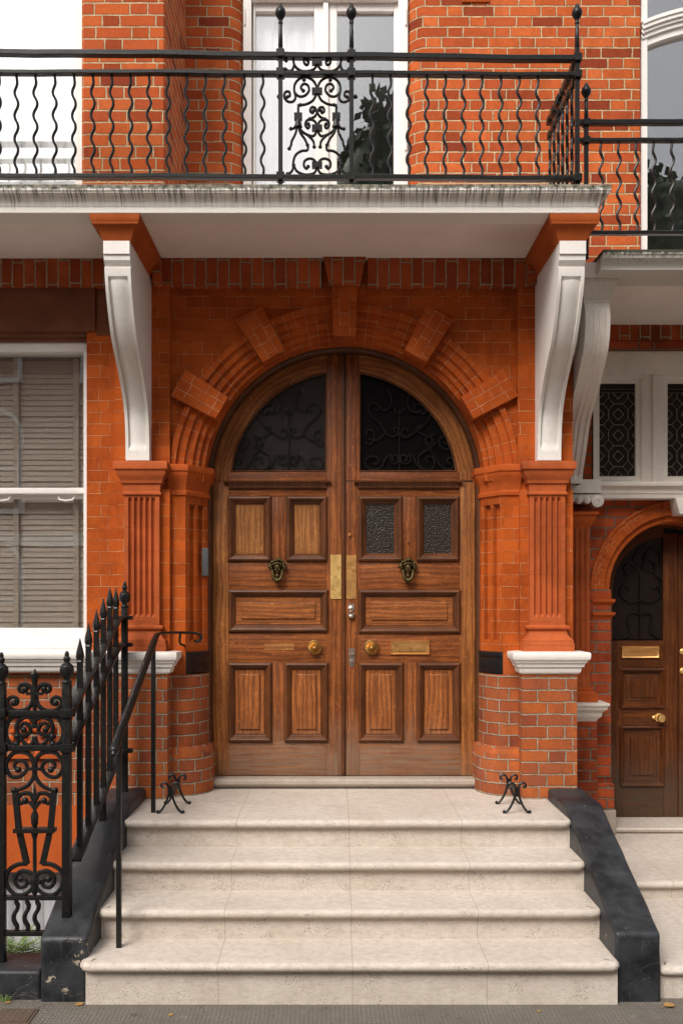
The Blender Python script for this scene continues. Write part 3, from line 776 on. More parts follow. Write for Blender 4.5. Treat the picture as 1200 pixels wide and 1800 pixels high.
for px in (5, 118):
    mb = MB(); c = P(px, 873, 6.57); mb.tube([c+Vector((-.055, -.01, 0)), c+Vector((-.045, -.02, -.022)), c+Vector((0, -.025, -.03)), c+Vector((.045, -.02, -.022)), c+Vector((.055, -.01, 0))], .006).build('sash_lift', M['white_up'], W1)
# bay pier above, side return and set-back wall
D_UP, D_BAY = 7.10, 6.20
xb0, xb1 = X(143, D_BAY), X(290, D_BAY)
mb = MB(); mb.wallstrip([(xb0, 6.6), (xb0, D_BAY+.02), (xb0+.02, D_BAY), (xb1-.01, D_BAY), (xb1, D_BAY+.01), (xb1, D_UP)], 4.32, 7.0); mb.build('bay_pier', M['brick_up'], H, recalc=False)
xr0 = X(425, 7.1); xr1 = X(718, 7.1)
mb = MB(); mb.wallstrip([(xb1, D_UP), (xr0-.10, D_UP), (xr0-.06, D_UP+.02), (xr0-.02, D_UP+.06), (xr0, D_UP+.11), (xr0, D_UP+.3)], 4.2, 7.0, .05)
mb.build('bay_side_wall', M['brick_up'], H, recalc=False)
xn0 = X(1127, 7.1)
mb = MB(); mb.wallstrip([(xr1, D_UP+.3), (xr1, D_UP+.11), (xr1+.02, D_UP+.06), (xr1+.06, D_UP+.02), (xr1+.10, D_UP), (xn0-.015, D_UP), (xn0, D_UP+.02), (xn0, D_UP+.25)], 4.0, 7.0, .02)
mb.build('upper_wall', M['brick_up'], H, recalc=False)
# air brick at the top of the wall
mb = MB(); c = P(835, 0, 7.1)
mb.box(c.x-.10, c.x+.10, 7.085, 7.12, c.z-.02, c.z+.14)
ab = mb.build('air_brick', M['terra'], H, bevel=.003)
mb = MB()
for i in range(9): mb.box(c.x-.088+i*.02, c.x-.078+i*.02, 7.082, 7.09, c.z-.008, c.z+.06)
mb.build('slot', M['dark'], ab)  # dark bars on the face, painted shade in place of open slots

# --- French window behind the balcony
mb = MB()
ztop, zbt = 7.0, 4.25
y0, y1 = 7.20, 7.30
a = X(428, 7.2); b = X(716, 7.2)
mb.box(a, a+.06, y0-.03, y1, zbt, ztop); mb.box(b-.07, b, y0-.03, y1, zbt, ztop)
FW = mb.build('french_window', M['white_up'], H, bevel=.004); lab(FW, 'pair of tall white framed balcony windows')
xm = X(571, 7.2)
head = Z(3, 7.2)
mb = MB(); mb.box(a+.061, b-.071, y0-.025, y1, head-.0, head+.3); mb.build('transom', M['white_up'], FW, bevel=.004)
for (p0, p1, g0, g1) in ((445, 569, 449, 552), (574, 700, 592, 692)):
    xa, xb, ga, gb = X(p0, 7.22), X(p1, 7.22), X(g0, 7.22), X(g1, 7.22)
    mb = MB(); mb.box(xa, ga, 7.215, 7.28, zbt, head-.002); mb.box(gb, xb, 7.215, 7.28, zbt, head-.002); mb.box(ga+.0005, gb-.0005, 7.216, 7.28, head-.06, head-.002)
    mb.build('window_leaf', M['white_up'], FW, bevel=.004)
    mb = MB(); mb.box(ga+.001, gb-.001, 7.25, 7.256, zbt, head-.061); mb.build('window_pane', M['glass'], FW)
mb = MB(); mb.box(X(568, 7.2), X(577, 7.2), 7.19, 7.214, zbt, head-.002); mb.build('meeting_bead', M['white_up'], FW, bevel=.003)
mb = MB()
for px in (430, 713):
    for py in (30, 250): mb.tube([P(px, py+14, 7.165), P(px, py-14, 7.165)], .008, 8)
mb.build('hinge', M['white_up'], FW)
# --- window of the bay on the far left, above
mb = MB(); mb.box(X(135, 6.4), xb0-.002, 6.36, 6.46, 4.25, 7.0); BW = mb.build('bay_window', M['white_up'], H, bevel=.004); lab(BW, 'white framed bay window at the left edge')
mb = MB(); mb.box(-3.2, X(135, 6.4)-.001, 6.40, 6.406, 4.25, 7.0); mb.build('window_pane', M['glass'], BW)
# --- near-black sheets standing in for the unlit rooms behind the windows
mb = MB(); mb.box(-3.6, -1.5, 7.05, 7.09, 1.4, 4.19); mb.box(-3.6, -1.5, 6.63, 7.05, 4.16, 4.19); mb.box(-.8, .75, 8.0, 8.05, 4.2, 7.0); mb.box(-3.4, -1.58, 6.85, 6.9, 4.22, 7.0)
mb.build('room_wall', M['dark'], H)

# --- balcony slab
D_SL = 5.63; XR = XC+1.452; zu = 4.209
prof = [(-.16, zu), (-.005, zu), (.0, zu+.004), (.002, zu+.034), (.006, zu+.038), (.008, zu+.05), (.016, zu+.07), (.034, zu+.088), (.054, zu+.096), (.058, zu+.106), (.062, zu+.107), (.064, zu+.132), (.058, zu+.142), (-.16, zu+.147)]
mb = MB(); mb.mould([(-3.4, D_SL), (XR, D_SL), (XR, 7.05)], prof)
mb.build('balcony_edge', M['slab'], H)
mb = MB(); mb.box(-3.4, XR-.10, D_SL+.10, 7.05, zu+.002, zu+.142); mb.box(-3.4, XR-.155, D_SL+.155, 6.5, zu+.0005, zu+.0015)
mb.build('balcony_slab', M['soffit'], H)

# --- scroll brackets
BP = [(5.683, 4.07), (5.683, 3.995), (5.694, 3.993), (5.694, 3.982), (5.697, 3.962), (5.710, 3.945), (5.722, 3.938), (5.722, 3.925), (5.712, 3.922), (5.716, 3.895), (5.735, 3.82), (5.780, 3.725), (5.84, 3.62), (5.916, 3.525), (6.01, 3.45), (6.11, 3.366), (6.19, 3.28), (6.257, 3.180), (6.287, 3.06), (6.298, 2.95), (6.30, 2.879)]
def bracket(cx, label):
    hw = .0765; pts = BP[:9]+[(p.x, p.y) for p in spline([Vector((a, b, 0)) for a, b in BP[9:]], 4)]
    xs = [(-hw, 0), (-hw+.018, 0), (-hw+.021, 1), (-hw*.5, .55), (0, .25), (hw*.5, .55), (hw-.021, 1), (hw-.018, 0), (hw, 0)]
    rows = []
    N = len(pts)
    for i, (y, z) in enumerate(pts):
        k = 0
        if z < 3.872 and z > 2.955: k = .02
        a = pts[max(i-1, 0)]; b = pts[min(i+1, N-1)]; t = Vector((b[0]-a[0], b[1]-a[1])).normalized(); nn = Vector((-t.y, t.x))
        if nn.x < 0: nn = -nn
        rows.append([(cx+x, y+nn.x*k*q, z+nn.y*k*q) for x, q in xs])
    mb = MB(); mb.loft(rows, ends=False)
    for sg in (-1, 1):
        poly = [(cx+sg*hw, y, z) for y, z in pts]+[(cx+sg*hw, 6.42, 2.879), (cx+sg*hw, 6.42, 4.07)]
        # triangulated side as strips back to the wall
        for (ya, za), (yb, zb2) in zip(pts, pts[1:]):
            mb.add([(cx+sg*hw, ya, za), (cx+sg*hw, yb, zb2), (cx+sg*hw, 6.40, zb2), (cx+sg*hw, 6.40, za)], [(0,1,2,3)])
    ob = mb.build('scroll_bracket', M['white'], H, ang=22)
    lab(ob, label)
    # terracotta cap moulding
    prof = [(-.05, 4.069), (.004, 4.069), (.006, 4.082), (.014, 4.095), (.022, 4.12), (.04, 4.145), (.058, 4.155), (.06, 4.17), (.066, 4.178), (.068, 4.2085), (-.05, 4.2085)]
    mb = MB(); mb.mould([(cx-hw, 6.375), (cx-hw, 5.70), (cx+hw, 5.70), (cx+hw, 6.375)], prof)
    mb.box(cx-.075, cx+.075, 5.705, 6.375, 4.0695, 4.20)
    mb.build('bracket_cap', M['terra_smooth'], H)
    return ob
bracket(XC-1.338, 'white scroll bracket left of the arch'); bracket(XC+1.322, 'white scroll bracket right of the arch')
for sg in (-1, 1):
    mb = MB(); x0 = XC+sg*1.19; x1 = XC+sg*1.245
    mb.box(x0, x1, 6.30, 6.5, zs0-.002, 4.2085)
    mb.build('corner_corbel', M['brick_sold'], H, bevel=.01)

# --- oak door frame
zth = .762
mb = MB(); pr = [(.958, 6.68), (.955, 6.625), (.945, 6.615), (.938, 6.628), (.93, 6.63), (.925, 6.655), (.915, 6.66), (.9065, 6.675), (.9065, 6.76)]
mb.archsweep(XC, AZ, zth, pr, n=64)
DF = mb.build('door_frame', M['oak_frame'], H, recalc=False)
# threshold stone
mb = MB(); mb.mould([(XC-.92, 6.64), (XC+.92, 6.64)], [(-.35, ZL), (0, ZL), (.0, ZL+.012), (.028, ZL+.02), (.038, ZL+.035), (.036, ZL+.055), (.02, ZL+.068), (-.35, ZL+.0695)])
mb.build('door_threshold', M['threshold'], H)

# --- door leaves
yD = D_DOOR
def dx(px): return X(px, yD)
def dz(py): return Z(py, yD)
MOULD = [(0, 0), (.001, -.012), (.006, -.020), (.016, -.024), (.024, -.020), (.028, -.010), (.034, -.008), (.040, .002), (.046, .006), (.050, .012), (.056, .018)]
def door(sg, x_in, x_out, panels, label):
    """sg=-1 left leaf, +1 right; everything as world coordinates"""
    Rg, Ro = .781, .903
    zg = dz(828)
    stile = dx(402) if sg < 0 else dx(808)
    root = None
    mb = MB(); mb.box(min(x_out, stile), max(x_out, stile), yD, yD+.05, zth+.004, zg-.075)
    mb.build  # vertical outer stile becomes the root
    root = mb.build('door_leaf', M['oak_gold'], H, bevel=.0015); lab(root, label)
    xm = dx(573) if sg < 0 else dx(632)
    # meeting stile with its curved top
    pts = [(x_in, zth+.004), (xm, zth+.004)]
    zo = lambda x, R: AZ+math.sqrt(R*R-(x-XC)**2)
    pts += [(xm, zo(xm, Ro)), ((xm+x_in)/2, zo((xm+x_in)/2, Ro)), (x_in, zo(x_in, Ro))]
    mb = MB(); mb.prism(pts, yD, yD+.05); mb.build('meeting_stile', M['oak'], root, bevel=.0015)
    # curved head
    pts = []
    a_in = math.acos(abs(xm-XC)/Ro)
    outer = []; inner = []; n = 28
    a0 = math.asin((zg-AZ)/Ro)*1.0
    for i in range(n+1):
        a = a0+(a_in-a0)*i/n; outer.append((XC+sg*Ro*math.cos(a), AZ+Ro*math.sin(a)))
    b_in = math.acos(abs(xm-XC)/Rg); b0 = math.asin((zg-AZ)/Rg)
    for i in range(n+1):
        a = b0+(b_in-b0)*i/n; inner.append((XC+sg*Rg*math.cos(a), AZ+Rg*math.sin(a)))
    mb = MB(); y = yD+.001
    for i in range(n):
        q = [outer[i], outer[i+1], inner[i+1], inner[i]]
        L1, L2 = i/n*1.2, (i+1)/n*1.2
        mb.add([(p[0], y, p[1]) for p in q], [(0,1,2,3)], [[(0, L1), (0, L2), (.12, L2), (.12, L1)]])
        mb.add([(inner[i][0], y, inner[i][1]), (inner[i+1][0], y, inner[i+1][1]), (inner[i+1][0], y+.05, inner[i+1][1]), (inner[i][0], y+.05, inner[i][1])], [(0,1,2,3)], [[(.12, L1), (.12, L2), (.17, L2), (.17, L1)]])
    mb.build('curved_head', M['oak_gold'], root, recalc=False)
    # bead round the glass
    bead = [(p[0], yD-.002, p[1]) for p in inner]
    path = bead+[(xm, yD-.002, zg), (inner[0][0], yD-.002, zg), bead[0]]
    mb = MB(); mb.tube([Vector(p)+Vector((0, .006, 0)) for p in path], .008, 6).build('glazing_bead', M['oak_mould'], root)
    # dark glass
    mb = MB(); gp = [(p[0], p[1]) for p in inner]+[(xm, zg)]
    mb.prism([(x, z) for x, z in gp], yD+.03, yD+.036); mb.build('fanlight_glass', M['glass_fan' if sg < 0 else 'glass_fan_dark'], root)
    # lower rectangular field: pieces of rail between panel openings
    xa, xb = (stile, xm) if sg < 0 else (xm, stile)
    zl = [(dz(1366)+.004, dz(1303)), (dz(1165), dz(1110)), (dz(1037), dz(986)), (dz(873), zg)]
    zl[0] = (zth+.004, dz(1303))
    def rail(z0, z1): 
        m_ = MB(); m_.box(xa+.0005, xb-.0005, yD+.001, yD+.05, z0, z1); m_.build('rail', M['oak'], root, swap=True, bevel=.0015)
    for z0, z1 in zl: rail(z0, z1)
    # small stile beside glass bottom
    mb = MB(); mb.box(min(x_out, stile), max(x_out, stile), yD+.0012, yD+.05, zg-.073, zg+.002); mb.build('rail_end', M['oak_gold'], root, bevel=.001)
    # muntins between panel pairs
    for (a, b, z0, z1) in panels['mun']:
        mb = MB(); mb.box(dx(a), dx(b), yD+.0015, yD+.05, dz(z0)+.0005, dz(z1)-.0005); mb.build('muntin', M['oak'], root, bevel=.0015)
    for (a, b, z1, z0, kind) in panels['p']:
        x0, x1, zz0, zz1 = dx(a), dx(b), dz(z0), dz(z1)
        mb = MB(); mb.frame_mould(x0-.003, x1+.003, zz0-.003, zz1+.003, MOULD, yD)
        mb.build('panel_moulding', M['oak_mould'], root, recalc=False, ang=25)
        i = .050; yy = yD+.018; horiz = (x1-x0) > (zz1-zz0)
        if kind == 'glass':
            mb = MB(); mb.box(x0+i, x1-i, yy, yy+.006, zz0+i, zz1-i); mb.build('door_glass', M['glass_dimple'], root)
        elif kind == 'flat':
            mb = MB(); mb.box(x0+i, x1-i, yy, yy+.01, zz0+i, zz1-i); mb.build('panel', M['oak_light'], root)
        else:
            e = .030 if not horiz else .036
            mb = MB(); mb.frame_mould(x0+i, x1-i, zz0+i, zz1-i, [(0, .010), (e-.004, .013), (e, .012), (e+.002, .004), (e+.006, .002)], yD, 'h' if horiz else 'v')
            t = i+e+.006; q4 = [(x0+t, yD+.002, zz0+t), (x1-t, yD+.002, zz0+t), (x1-t, yD+.002, zz1-t), (x0+t, yD+.002, zz1-t)]; mb.add(q4, [(0,1,2,3)], [[(p[2], p[0]) if horiz else (p[0], p[2]) for p in q4]])
            mb.build('panel', M['oak_field'], root, recalc=False, ang=20)
    # little cornice
    ca, cb = (dx(394), dx(581)) if sg < 0 else (dx(622), dx(812))
    mb = MB(); zc1 = dz(846)
    mb.mould([(ca+.03, yD), (cb-.03, yD)], [(0, zc1-.058), (.006, zc1-.055), (.008, zc1-.04), (.016, zc1-.03), (.022, zc1-.018), (.032, zc1-.01), (.034, zc1), (0, zc1+.002)])
    mb.mould([(ca, yD+.001), (cb, yD+.001)], [(0, zc1-.022), (.022, zc1-.018), (.034, zc1-.010), (.036, zc1+.001), (0, zc1+.003)])
    nd = 44; 
    for i in range(nd):
        x = ca+.035+(cb-ca-.07)*i/(nd-1); mb.box(x-.005, x+.005, yD-.022, yD-.006, zc1-.046, zc1-.034)
    mb.build('door_cornice', M['oak_mould'], root)
    return root
left_p = {'mun': [(477, 503, 986, 873), (477, 500, 1303, 1165)], 'p': [(401, 476, 873, 986, 'flat'), (504, 574, 873, 986, 'flat'), (402, 576, 1037, 1110, 'r'), (401, 477, 1165, 1303, 'r'), (500, 576, 1165, 1303, 'r')]}
right_p = {'mun': [(706, 732, 986, 873), (708, 733, 1303, 1165)], 'p': [(630, 706, 873, 986, 'glass'), (732, 806, 873, 986, 'glass'), (630, 808, 1037, 1112, 'r'), (630, 708, 1165, 1303, 'r'), (733, 808, 1165, 1303, 'r')]}
LL = door(-1, dx(603.5), XC-.903, left_p, 'left leaf of the oak double door, with solid top panels')
RL = door(1, dx(607.5), XC+.903, right_p, 'right leaf of the oak double door, with glazed top panels and letter plate')
mb = MB(); mb.box(dx(603), dx(608), yD+.03, yD+.06, zth, AZ+.9); mb.box(XC-1.0, XC+1.0, yD+.055, yD+.10, zth-.05, AZ+.95); mb.build('hall_darkness', M['dark'], H).name = 'rear_board'  # near-black sheet standing in for the unlit hall behind the doors
mb = MB(); mb.box(dx(600), dx(606.2), yD-.013, yD-.0005, zth+.01, AZ+.893); mb.build('meeting_bead', M['oak_mould'], LL, bevel=.003)
mb = MB(); mb.box(dx(608), dx(829), yD-.0008, yD+.0005, dz(846.2), dz(844.6)); mb.build('leaf_gap', M['dark'], RL)  # dark strip laid over the leaf in place of a shaded gap
# fanlight grilles
def fan_curve(pts, mirror):
    out = []
    for zx, zy in pts:
        px = 390+zx/2.79; py = 620+zy/2.79
        if mirror: px = 1208.5-px
        out.append(P(px, py, yD+.012))
    return out
FG = [[(327,275),(327,574)],
 [(300,530),(288,520),(298,503),(318,506),(320,532),(296,545),(270,525),(282,498),(262,505),(240,550),(210,572),(172,572),(155,545),(162,515),(185,508),(198,525),(185,540)],
 [(352,530),(362,518),(352,503),(336,508),(334,532),(356,545),(372,520),(368,495),(395,520),(415,560),(450,573),(485,560),(495,535),(475,512),(445,510),(428,530),(440,548),(455,540)],
 [(75,545),(90,540),(92,522),(75,515),(60,530),(62,560),(90,572),(125,555),(150,515),(200,440)],
 [(160,570),(205,572),(232,540),(225,500),(180,470),(150,440)],
 [(170,300),(200,350),(250,390),(290,415),(315,405),(312,378),(295,372),(285,388)],
 [(345,390),(355,372),(338,368),(332,395),(355,412),(390,400),(420,350),(465,310),(480,270),(460,248),(432,255),(428,278),(445,282)],
 [(235,300),(255,280),(245,255),(215,258),(195,285),(215,300),(228,282)],
 [(270,190),(290,250),(265,290),(230,290)],
 [(385,180),(365,230),(375,270),(405,285),(420,265)],
 [(110,440),(80,455),(95,475),(125,460),(130,425),(105,405)],
 [(180,450),(200,430),(185,412),(165,425),(170,445)],
 [(150,400),(190,410),(230,390),(235,360),(205,355)],
 [(495,440),(470,450),(450,420),(455,385),(480,380),(488,405)],
 [(400,400),(440,430),(480,420)],
 [(327,300),(310,290),(300,270)],[(327,300),(345,290),(350,270)]]
for leaf, mir in ((LL, False), (RL, True)):
    mb = MB()
    for c in FG:
        mb.tube(spline(fan_curve(c, mir), 4), .0052, 5)
    mb.build('fanlight_grille', M['iron'], leaf)
# furniture
def plate(px0, px1, py0, py1, mat, leaf, name='push_plate'):
    mb = MB(); mb.box(dx(px0), dx(px1), yD-.006, yD-.0005, dz(py1), dz(py0))
    ob = mb.build(name, M[mat], leaf, bevel=.0015); return ob
mb = MB(); mb.box(dx(580.5), dx(599.5), yD-.006, yD-.0005, dz(1053), dz(975))
for sx in (583.5, 597):
    for sy in (979, 1049): mb.ball((dx(sx), yD-.006, dz(sy)), .003, 6)
mb.build('push_plate', M['brass'], LL, bevel=0)
mb = MB(); mb.box(dx(608.5), dx(626), yD-.006, yD-.0005, dz(1053), dz(976))
for sx in (611, 623.5):
    for sy in (979, 1049): mb.ball((dx(sx), yD-.006, dz(sy)), .003, 6)
mb.build('push_plate', M['copper'], RL)
# letter plate
mb = MB(); a, b, c, d = dx(685.5), dx(755), dz(1151), dz(1125.5)
mb.box(a, b, yD-.006, yD-.0005, c, d)
mb.frame_mould(a, b, c, d, [(0, -.0062), (.004, -.012), (.009, -.012), (.011, -.008), (.03, -.008), (.031, -.0045)], yD)
mb.box(a+.034, b-.034, yD-.011, yD-.0062, c+.026, d-.02)
mb.build('letter_plate', M['copper'], RL)
mb = MB(); mb.box(a+.032, b-.032, yD-.0087, yD-.0060, c+.022, d-.017); mb.build('letter_slot', M['oldbrass'], RL)
# round fluted knobs
def knob(px, py, leaf):
    mb = MB(); c = (dx(px), yD, dz(py))
    mb.lathe([(.001, -.0004), (.050, -.0004), (.051, -.006), (.046, -.011), (.040, -.010), (.036, -.012), (.020, -.014), (.019, -.022), (.030, -.026)], c, 28, 'y')
    rows = []; nf = 18; m_ = nf*4
    for r, h, k_ in ((.030, -.026, 0), (.041, -.030, 0), (.044, -.034, .0), (.042, -.040, .5), (.034, -.046, 1), (.024, -.050, 1), (.013, -.050, .7), (.010, -.048, 0), (.001, -.048, 0)):
        row = []
        for j in range(m_):
            f = abs(math.sin(j*PI/4)); rr_ = r; hh = h+.010*k_*(1-f)
            t = 2*PI*j/m_+.5*(.044-r)/.044
            row.append((c[0]+rr_*math.cos(t), c[1]+hh, c[2]+rr_*math.sin(t)))
        rows.append(row)
    mb.loft(rows, close_u=True)
    mb.ball((c[0], c[1]-.049, c[2]), .009, 8, (1, .6, 1))
    mb.build('door_knob', M['oldbrass'], leaf, ang=30)
knob(553, 1138, LL); knob(652.5, 1138, RL)
# head-shaped knockers
def knocker(px, py, leaf):
    mb = MB(); x, y, z = dx(px), yD-.03, dz(py)
    mb.ball((x, y+.02, z+.015), .040, 10, (1.0, .5, 1.25))
    mb.ball((x, y-.004, z+.008), .026, 12, (.85, .95, 1.25))            # face
    mb.ball((x, y-.031, z+.004), .006, 8, (.8, 1.1, 1.9))               # nose
    mb.ball((x, y-.026, z-.009), .006, 6, (1.5, .7, .5))                # mouth
    mb.ball((x, y-.022, z-.021), .008, 6)
    for s_ in (-1, 1):
        mb.ball((x+s_*.010, y-.026, z+.011), .004, 6, (1.4, .8, .8)); mb.ball((x+s_*.010, y-.026, z+.018), .006, 6, (1.6, .7, .5)); mb.ball((x+s_*.014, y-.02, z-.004), .008, 6)
    rr = random.Random(5)
    for i in range(26):                                                   # curls and wreath
        a = -.35+(PI+.7)*i/25; r = .038+.010*rr.random()
        mb.ball((x+r*1.12*math.cos(a), y-.006+.01*rr.random(), z+.022+r*math.sin(a)), .010+.005*rr.random(), 6)
    for i in range(14):
        a = PI*(i+.5)/14; mb.ball((x+.026*math.cos(a), y-.018, z+.030+.012*math.sin(a)), .008, 6)
    pts = [Vector((x-.034, y-.008, z-.005)), Vector((x-.032, y-.016, z-.035)), Vector((x-.022, y-.02, z-.065)), Vector((x, y-.022, z-.078)), Vector((x+.022, y-.02, z-.065)), Vector((x+.032, y-.016, z-.035)), Vector((x+.034, y-.008, z-.005))]
    mb.tube(spline(pts, 5), .009, 8, rr=[.007+.006*math.sin(PI*i/30) for i in range(31)])
    mb.ball((x, y-.018, z-.072), .018, 8, (1.1, .9, .8)); mb.ball((x, y-.012, z-.045), .014, 8, (1, .7, 1.3))
    mb.box(x-.014, x+.014, y-.005, yD, z-.09, z-.06)
    mb.build('door_knocker', M['bronze'], leaf, ang=60)
knocker(488, 1001, LL); knocker(716, 1001, RL)
# locks on the right leaf
mb = MB(); mb.lathe([(.001, 0), (.013, 0), (.013, -.008), (.009, -.014), (.001, -.015)], (dx(614.5), yD, dz(940)), 16, 'y'); mb.build('rim_lock', M['copper'], RL)
mb = MB(); mb.lathe([(.001, 0), (.006, 0), (.006, -.006), (.001, -.007)], (dx(717), yD, dz(954)), 12, 'y'); mb.build('spy_hole', M['bronze'], RL)
mb = MB(); c = (dx(617), yD, dz(1070))
mb.lathe([(.001, 0), (.022, 0), (.022, -.01), (.014, -.016), (.001, -.017)], c, 18, 'y'); mb.prism([(c[0]-.026, c[2]+.034), (c[0]+.026, c[2]+.034), (c[0]+.018, c[2]-.012), (c[0]-.018, c[2]-.012)], yD-.006, yD-.0005)
mb.box(c[0]-.026, c[0]+.026, yD-.022, yD-.0005, c[2]-.040, c[2]-.028); mb.ball((c[0], yD-.018, c[2]-.052), .024, 8, (1, .7, .6)); mb.build('night_latch', M['steel'], RL)
mb = MB(); c = (dx(618), yD, dz(1157))
mb.box(c[0]-.021, c[0]+.021, yD-.006, yD-.0005, c[2]-.0, c[2]+.068); mb.prism([(c[0]-.021, c[2]-.001), (c[0]+.021, c[2]-.001), (c[0]+.018, c[2]-.045), (c[0], c[2]-.066), (c[0]-.018, c[2]-.045)], yD-.006, yD-.0005)
mb.box(c[0]-.015, c[0]+.015, yD-.018, yD-.006, c[2]+.022, c[2]+.032); mb.lathe([(.001, 0), (.014, 0), (.012, -.012), (.001, -.013)], (c[0], yD-.006, c[2]-.022), 14, 'y'); mb.build('mortice_lock', M['steel'], RL)
mb = MB(); mb.box(dx(465), dx(517), yD-.0015, yD-.0002, dz(1143), dz(1131)); mb.build('patch_of_new_wood', M['oak_light'], LL, swap=True)

# ================================================================== things on the facade
mb = MB(); c = P(361.5, 988, 6.58); mb.box(c.x-.022, c.x+.022, 6.545, 6.605, c.z-.095, c.z+.095)
o = mb.build('intercom_box', M['grey_box'], bevel=.008); tag(o, 'slim grey metal box fixed upright on the left side of the door opening', 'intercom')

# ================================================================== STEPS
ST = thing('stone_staircase', 'four cream limestone steps with rounded nosings leading up to the oak doors', 'steps', (XC, 4.9, 0))
SX0, SX1 = -1.203, 1.378
lev = [(4.70, .213, 0.0), (5.015, .372, .213), (5.33, .532, .372), (5.65, .692, .532)]
def nosing(y, zt, x0, x1, mat, parent, yb, zb, name='step', th=.045):
    r = th/2; prof = []
    for i in range(9):
        a = -PI/2+PI*i/8; prof.append((r*math.cos(a)*1.0, zt-r+r*math.sin(a)))
    mb = MB()
    # tread slab with rounded front, and rounded ends: plan path with small corner radii
    path = [(x0+.0, yb), (x0, y+r+.03), (x0+.012, y+r+.008), (x0+.03, y+r), (x1-.03, y+r), (x1-.012, y+r+.008), (x1, y+r+.03), (x1, yb)]
    mb.mould(path, [(-.05, zt-th)]+prof+[(-.05, zt)])
    mb.cap([(x0+.04, y+.06), (x1-.04, y+.06), (x1-.04, yb), (x0+.04, yb)], zt-.0002)
    return mb.build(name, M[mat], parent, recalc=True)
for i, (y, zt, zb) in enumerate(lev):
    yb = lev[i+1][0]+.06 if i < 3 else 6.68
    nosing(y, zt, SX0-.0, SX1+.0, 'stone', ST, yb, zb)
    mb = MB(); mb.box(SX0+.006, SX1+.012, y+.044, y+.30, zb-(.02 if i == 0 else 0), zt-.044); mb.build('riser', M['stone'], ST)
mb = MB(); mb.box(SX0+.2, SX1-.2, 5.7, 6.6, .3, .64); mb.build('landing_core', M['stone'], ST)

# black stair walls
def stair_wall(sg, label):
    mb = MB(); xa = 1.389 if sg > 0 else -1.199; xb = 1.612 if sg > 0 else -1.43
    zf = .337 if sg > 0 else .31
    prof = [(4.775, 0.0-.02), (4.775, zf), (5.83, .757), (6.36, .765), (6.36, 0.0-.02)]
    # subdivide for a slightly uneven surface
    def samp(a, b, n): return [(a[0]+(b[0]-a[0])*i/n, a[1]+(b[1]-a[1])*i/n) for i in range(n)]
    pp = samp(prof[0], prof[1], 4)+samp(prof[1], prof[2], 10)+samp(prof[2], prof[3], 4)+[prof[3], prof[4]]
    rr = random.Random(3+sg)
    xin = [xa]*len(pp); n = len(pp)
    rows = []
    xs = [xa+(xb-xa)*t for t in (0, .33, .67, 1)]
    # top skin
    vs = []
    for x in xs:
        vs.append([(x+rr.uniform(-.003, .003), y+rr.uniform(-.002, .002), z+rr.uniform(-.003, .003)) for y, z in pp])
    mb.loft(vs, ends=False)
    mb.add(vs[0], [tuple(range(n))]); mb.add(vs[-1], [tuple(range(n-1, -1, -1))])
    o = mb.build('stair_wall', M['blackwall'], bevel=0, ang=50)
    # rounded arrises
    bm = bmesh.new(); bm.from_mesh(o.data)
    es = [e for e in bm.edges if len(e.link_faces) == 2 and e.calc_face_angle(0) > .9]
    bmesh.ops.bevel(bm, geom=es, offset=.018, segments=3, affect='EDGES', profile=.5)
    for f in bm.faces: f.smooth = True
    bm.to_mesh(o.data); bm.free()
    tag(o, label, 'low wall')
    return o
stair_wall(1, 'chipped black painted low wall sloping down the right side of the stone steps')
stair_wall(-1, 'black painted sloping plinth on the left of the steps, carrying the spiked railing')
# low black kerb wall in front of the basement area, and its return down into the area
mb = MB(); mb.box(-3.2, -1.435, 4.80, 5.06, -1.5, Z(1694, 4.9)); o = mb.build('kerb_wall', M['blackwall'], bevel=.02, seg=3)
tag(o, 'low cracked black painted kerb wall under the ornamental iron panel at the bottom left', 'low wall')
mb = MB(); mb.box(-1.43, -1.24, 4.83, 6.36, -1.55, -.03); mb.box(-1.236, SX0+.1, 4.8, 6.3, -1.5, -.04); o = mb.build('area_side_wall', M['white_nb']); tag(o, 'painted side wall of the basement area below the black plinth', 'wall')

# ================================================================== HANDRAIL
HR = thing('handrail', 'slim black iron handrail on two square posts climbing the left of the steps', 'handrail', (-1.076, 5.0, .2))
hx = -1.076
mb = MB(); mb.box(hx-.0125, hx+.0125, 4.918, 4.943, .213, 1.26); mb.build('post', M['iron'], HR, bevel=.002)
mb = MB(); mb.box(hx-.0125, hx+.0125, 5.868, 5.893, ZL, 1.70); mb.build('post', M['iron'], HR, bevel=.002)
mb = MB(); mb.tube([(hx, 4.80, 1.205), (hx, 4.82, 1.225), (hx, 4.86, 1.25), (hx, 5.9, 1.722), (hx, 5.98, 1.755), (hx+.01, 6.03, 1.765)], .021, 10, rr=[.012, .021, .023, .021, .018, .010]); mb.ball((hx, 4.825, 1.228), .027, 10); mb.build('rail', M['iron'], HR)
e = []
pp = [P(278, 1113.5, 6.04), P(300, 1112, 6.2), P(330, 1112, 6.33), P(344, 1113, 6.37), P(353, 1117, 6.38), P(353.5, 1124, 6.38), P(347, 1128, 6.38), P(341, 1125, 6.38)]
mb = MB(); mb.tube(spline(pp, 5), .0085, 8); mb.tube(spline([P(317, 1113, 6.30), P(316, 1128, 6.32), P(319, 1133, 6.36), P(324, 1134, 6.41)], 4), .008, 8); mb.build('wall_scroll', M['iron'], HR)
rebase(HR)

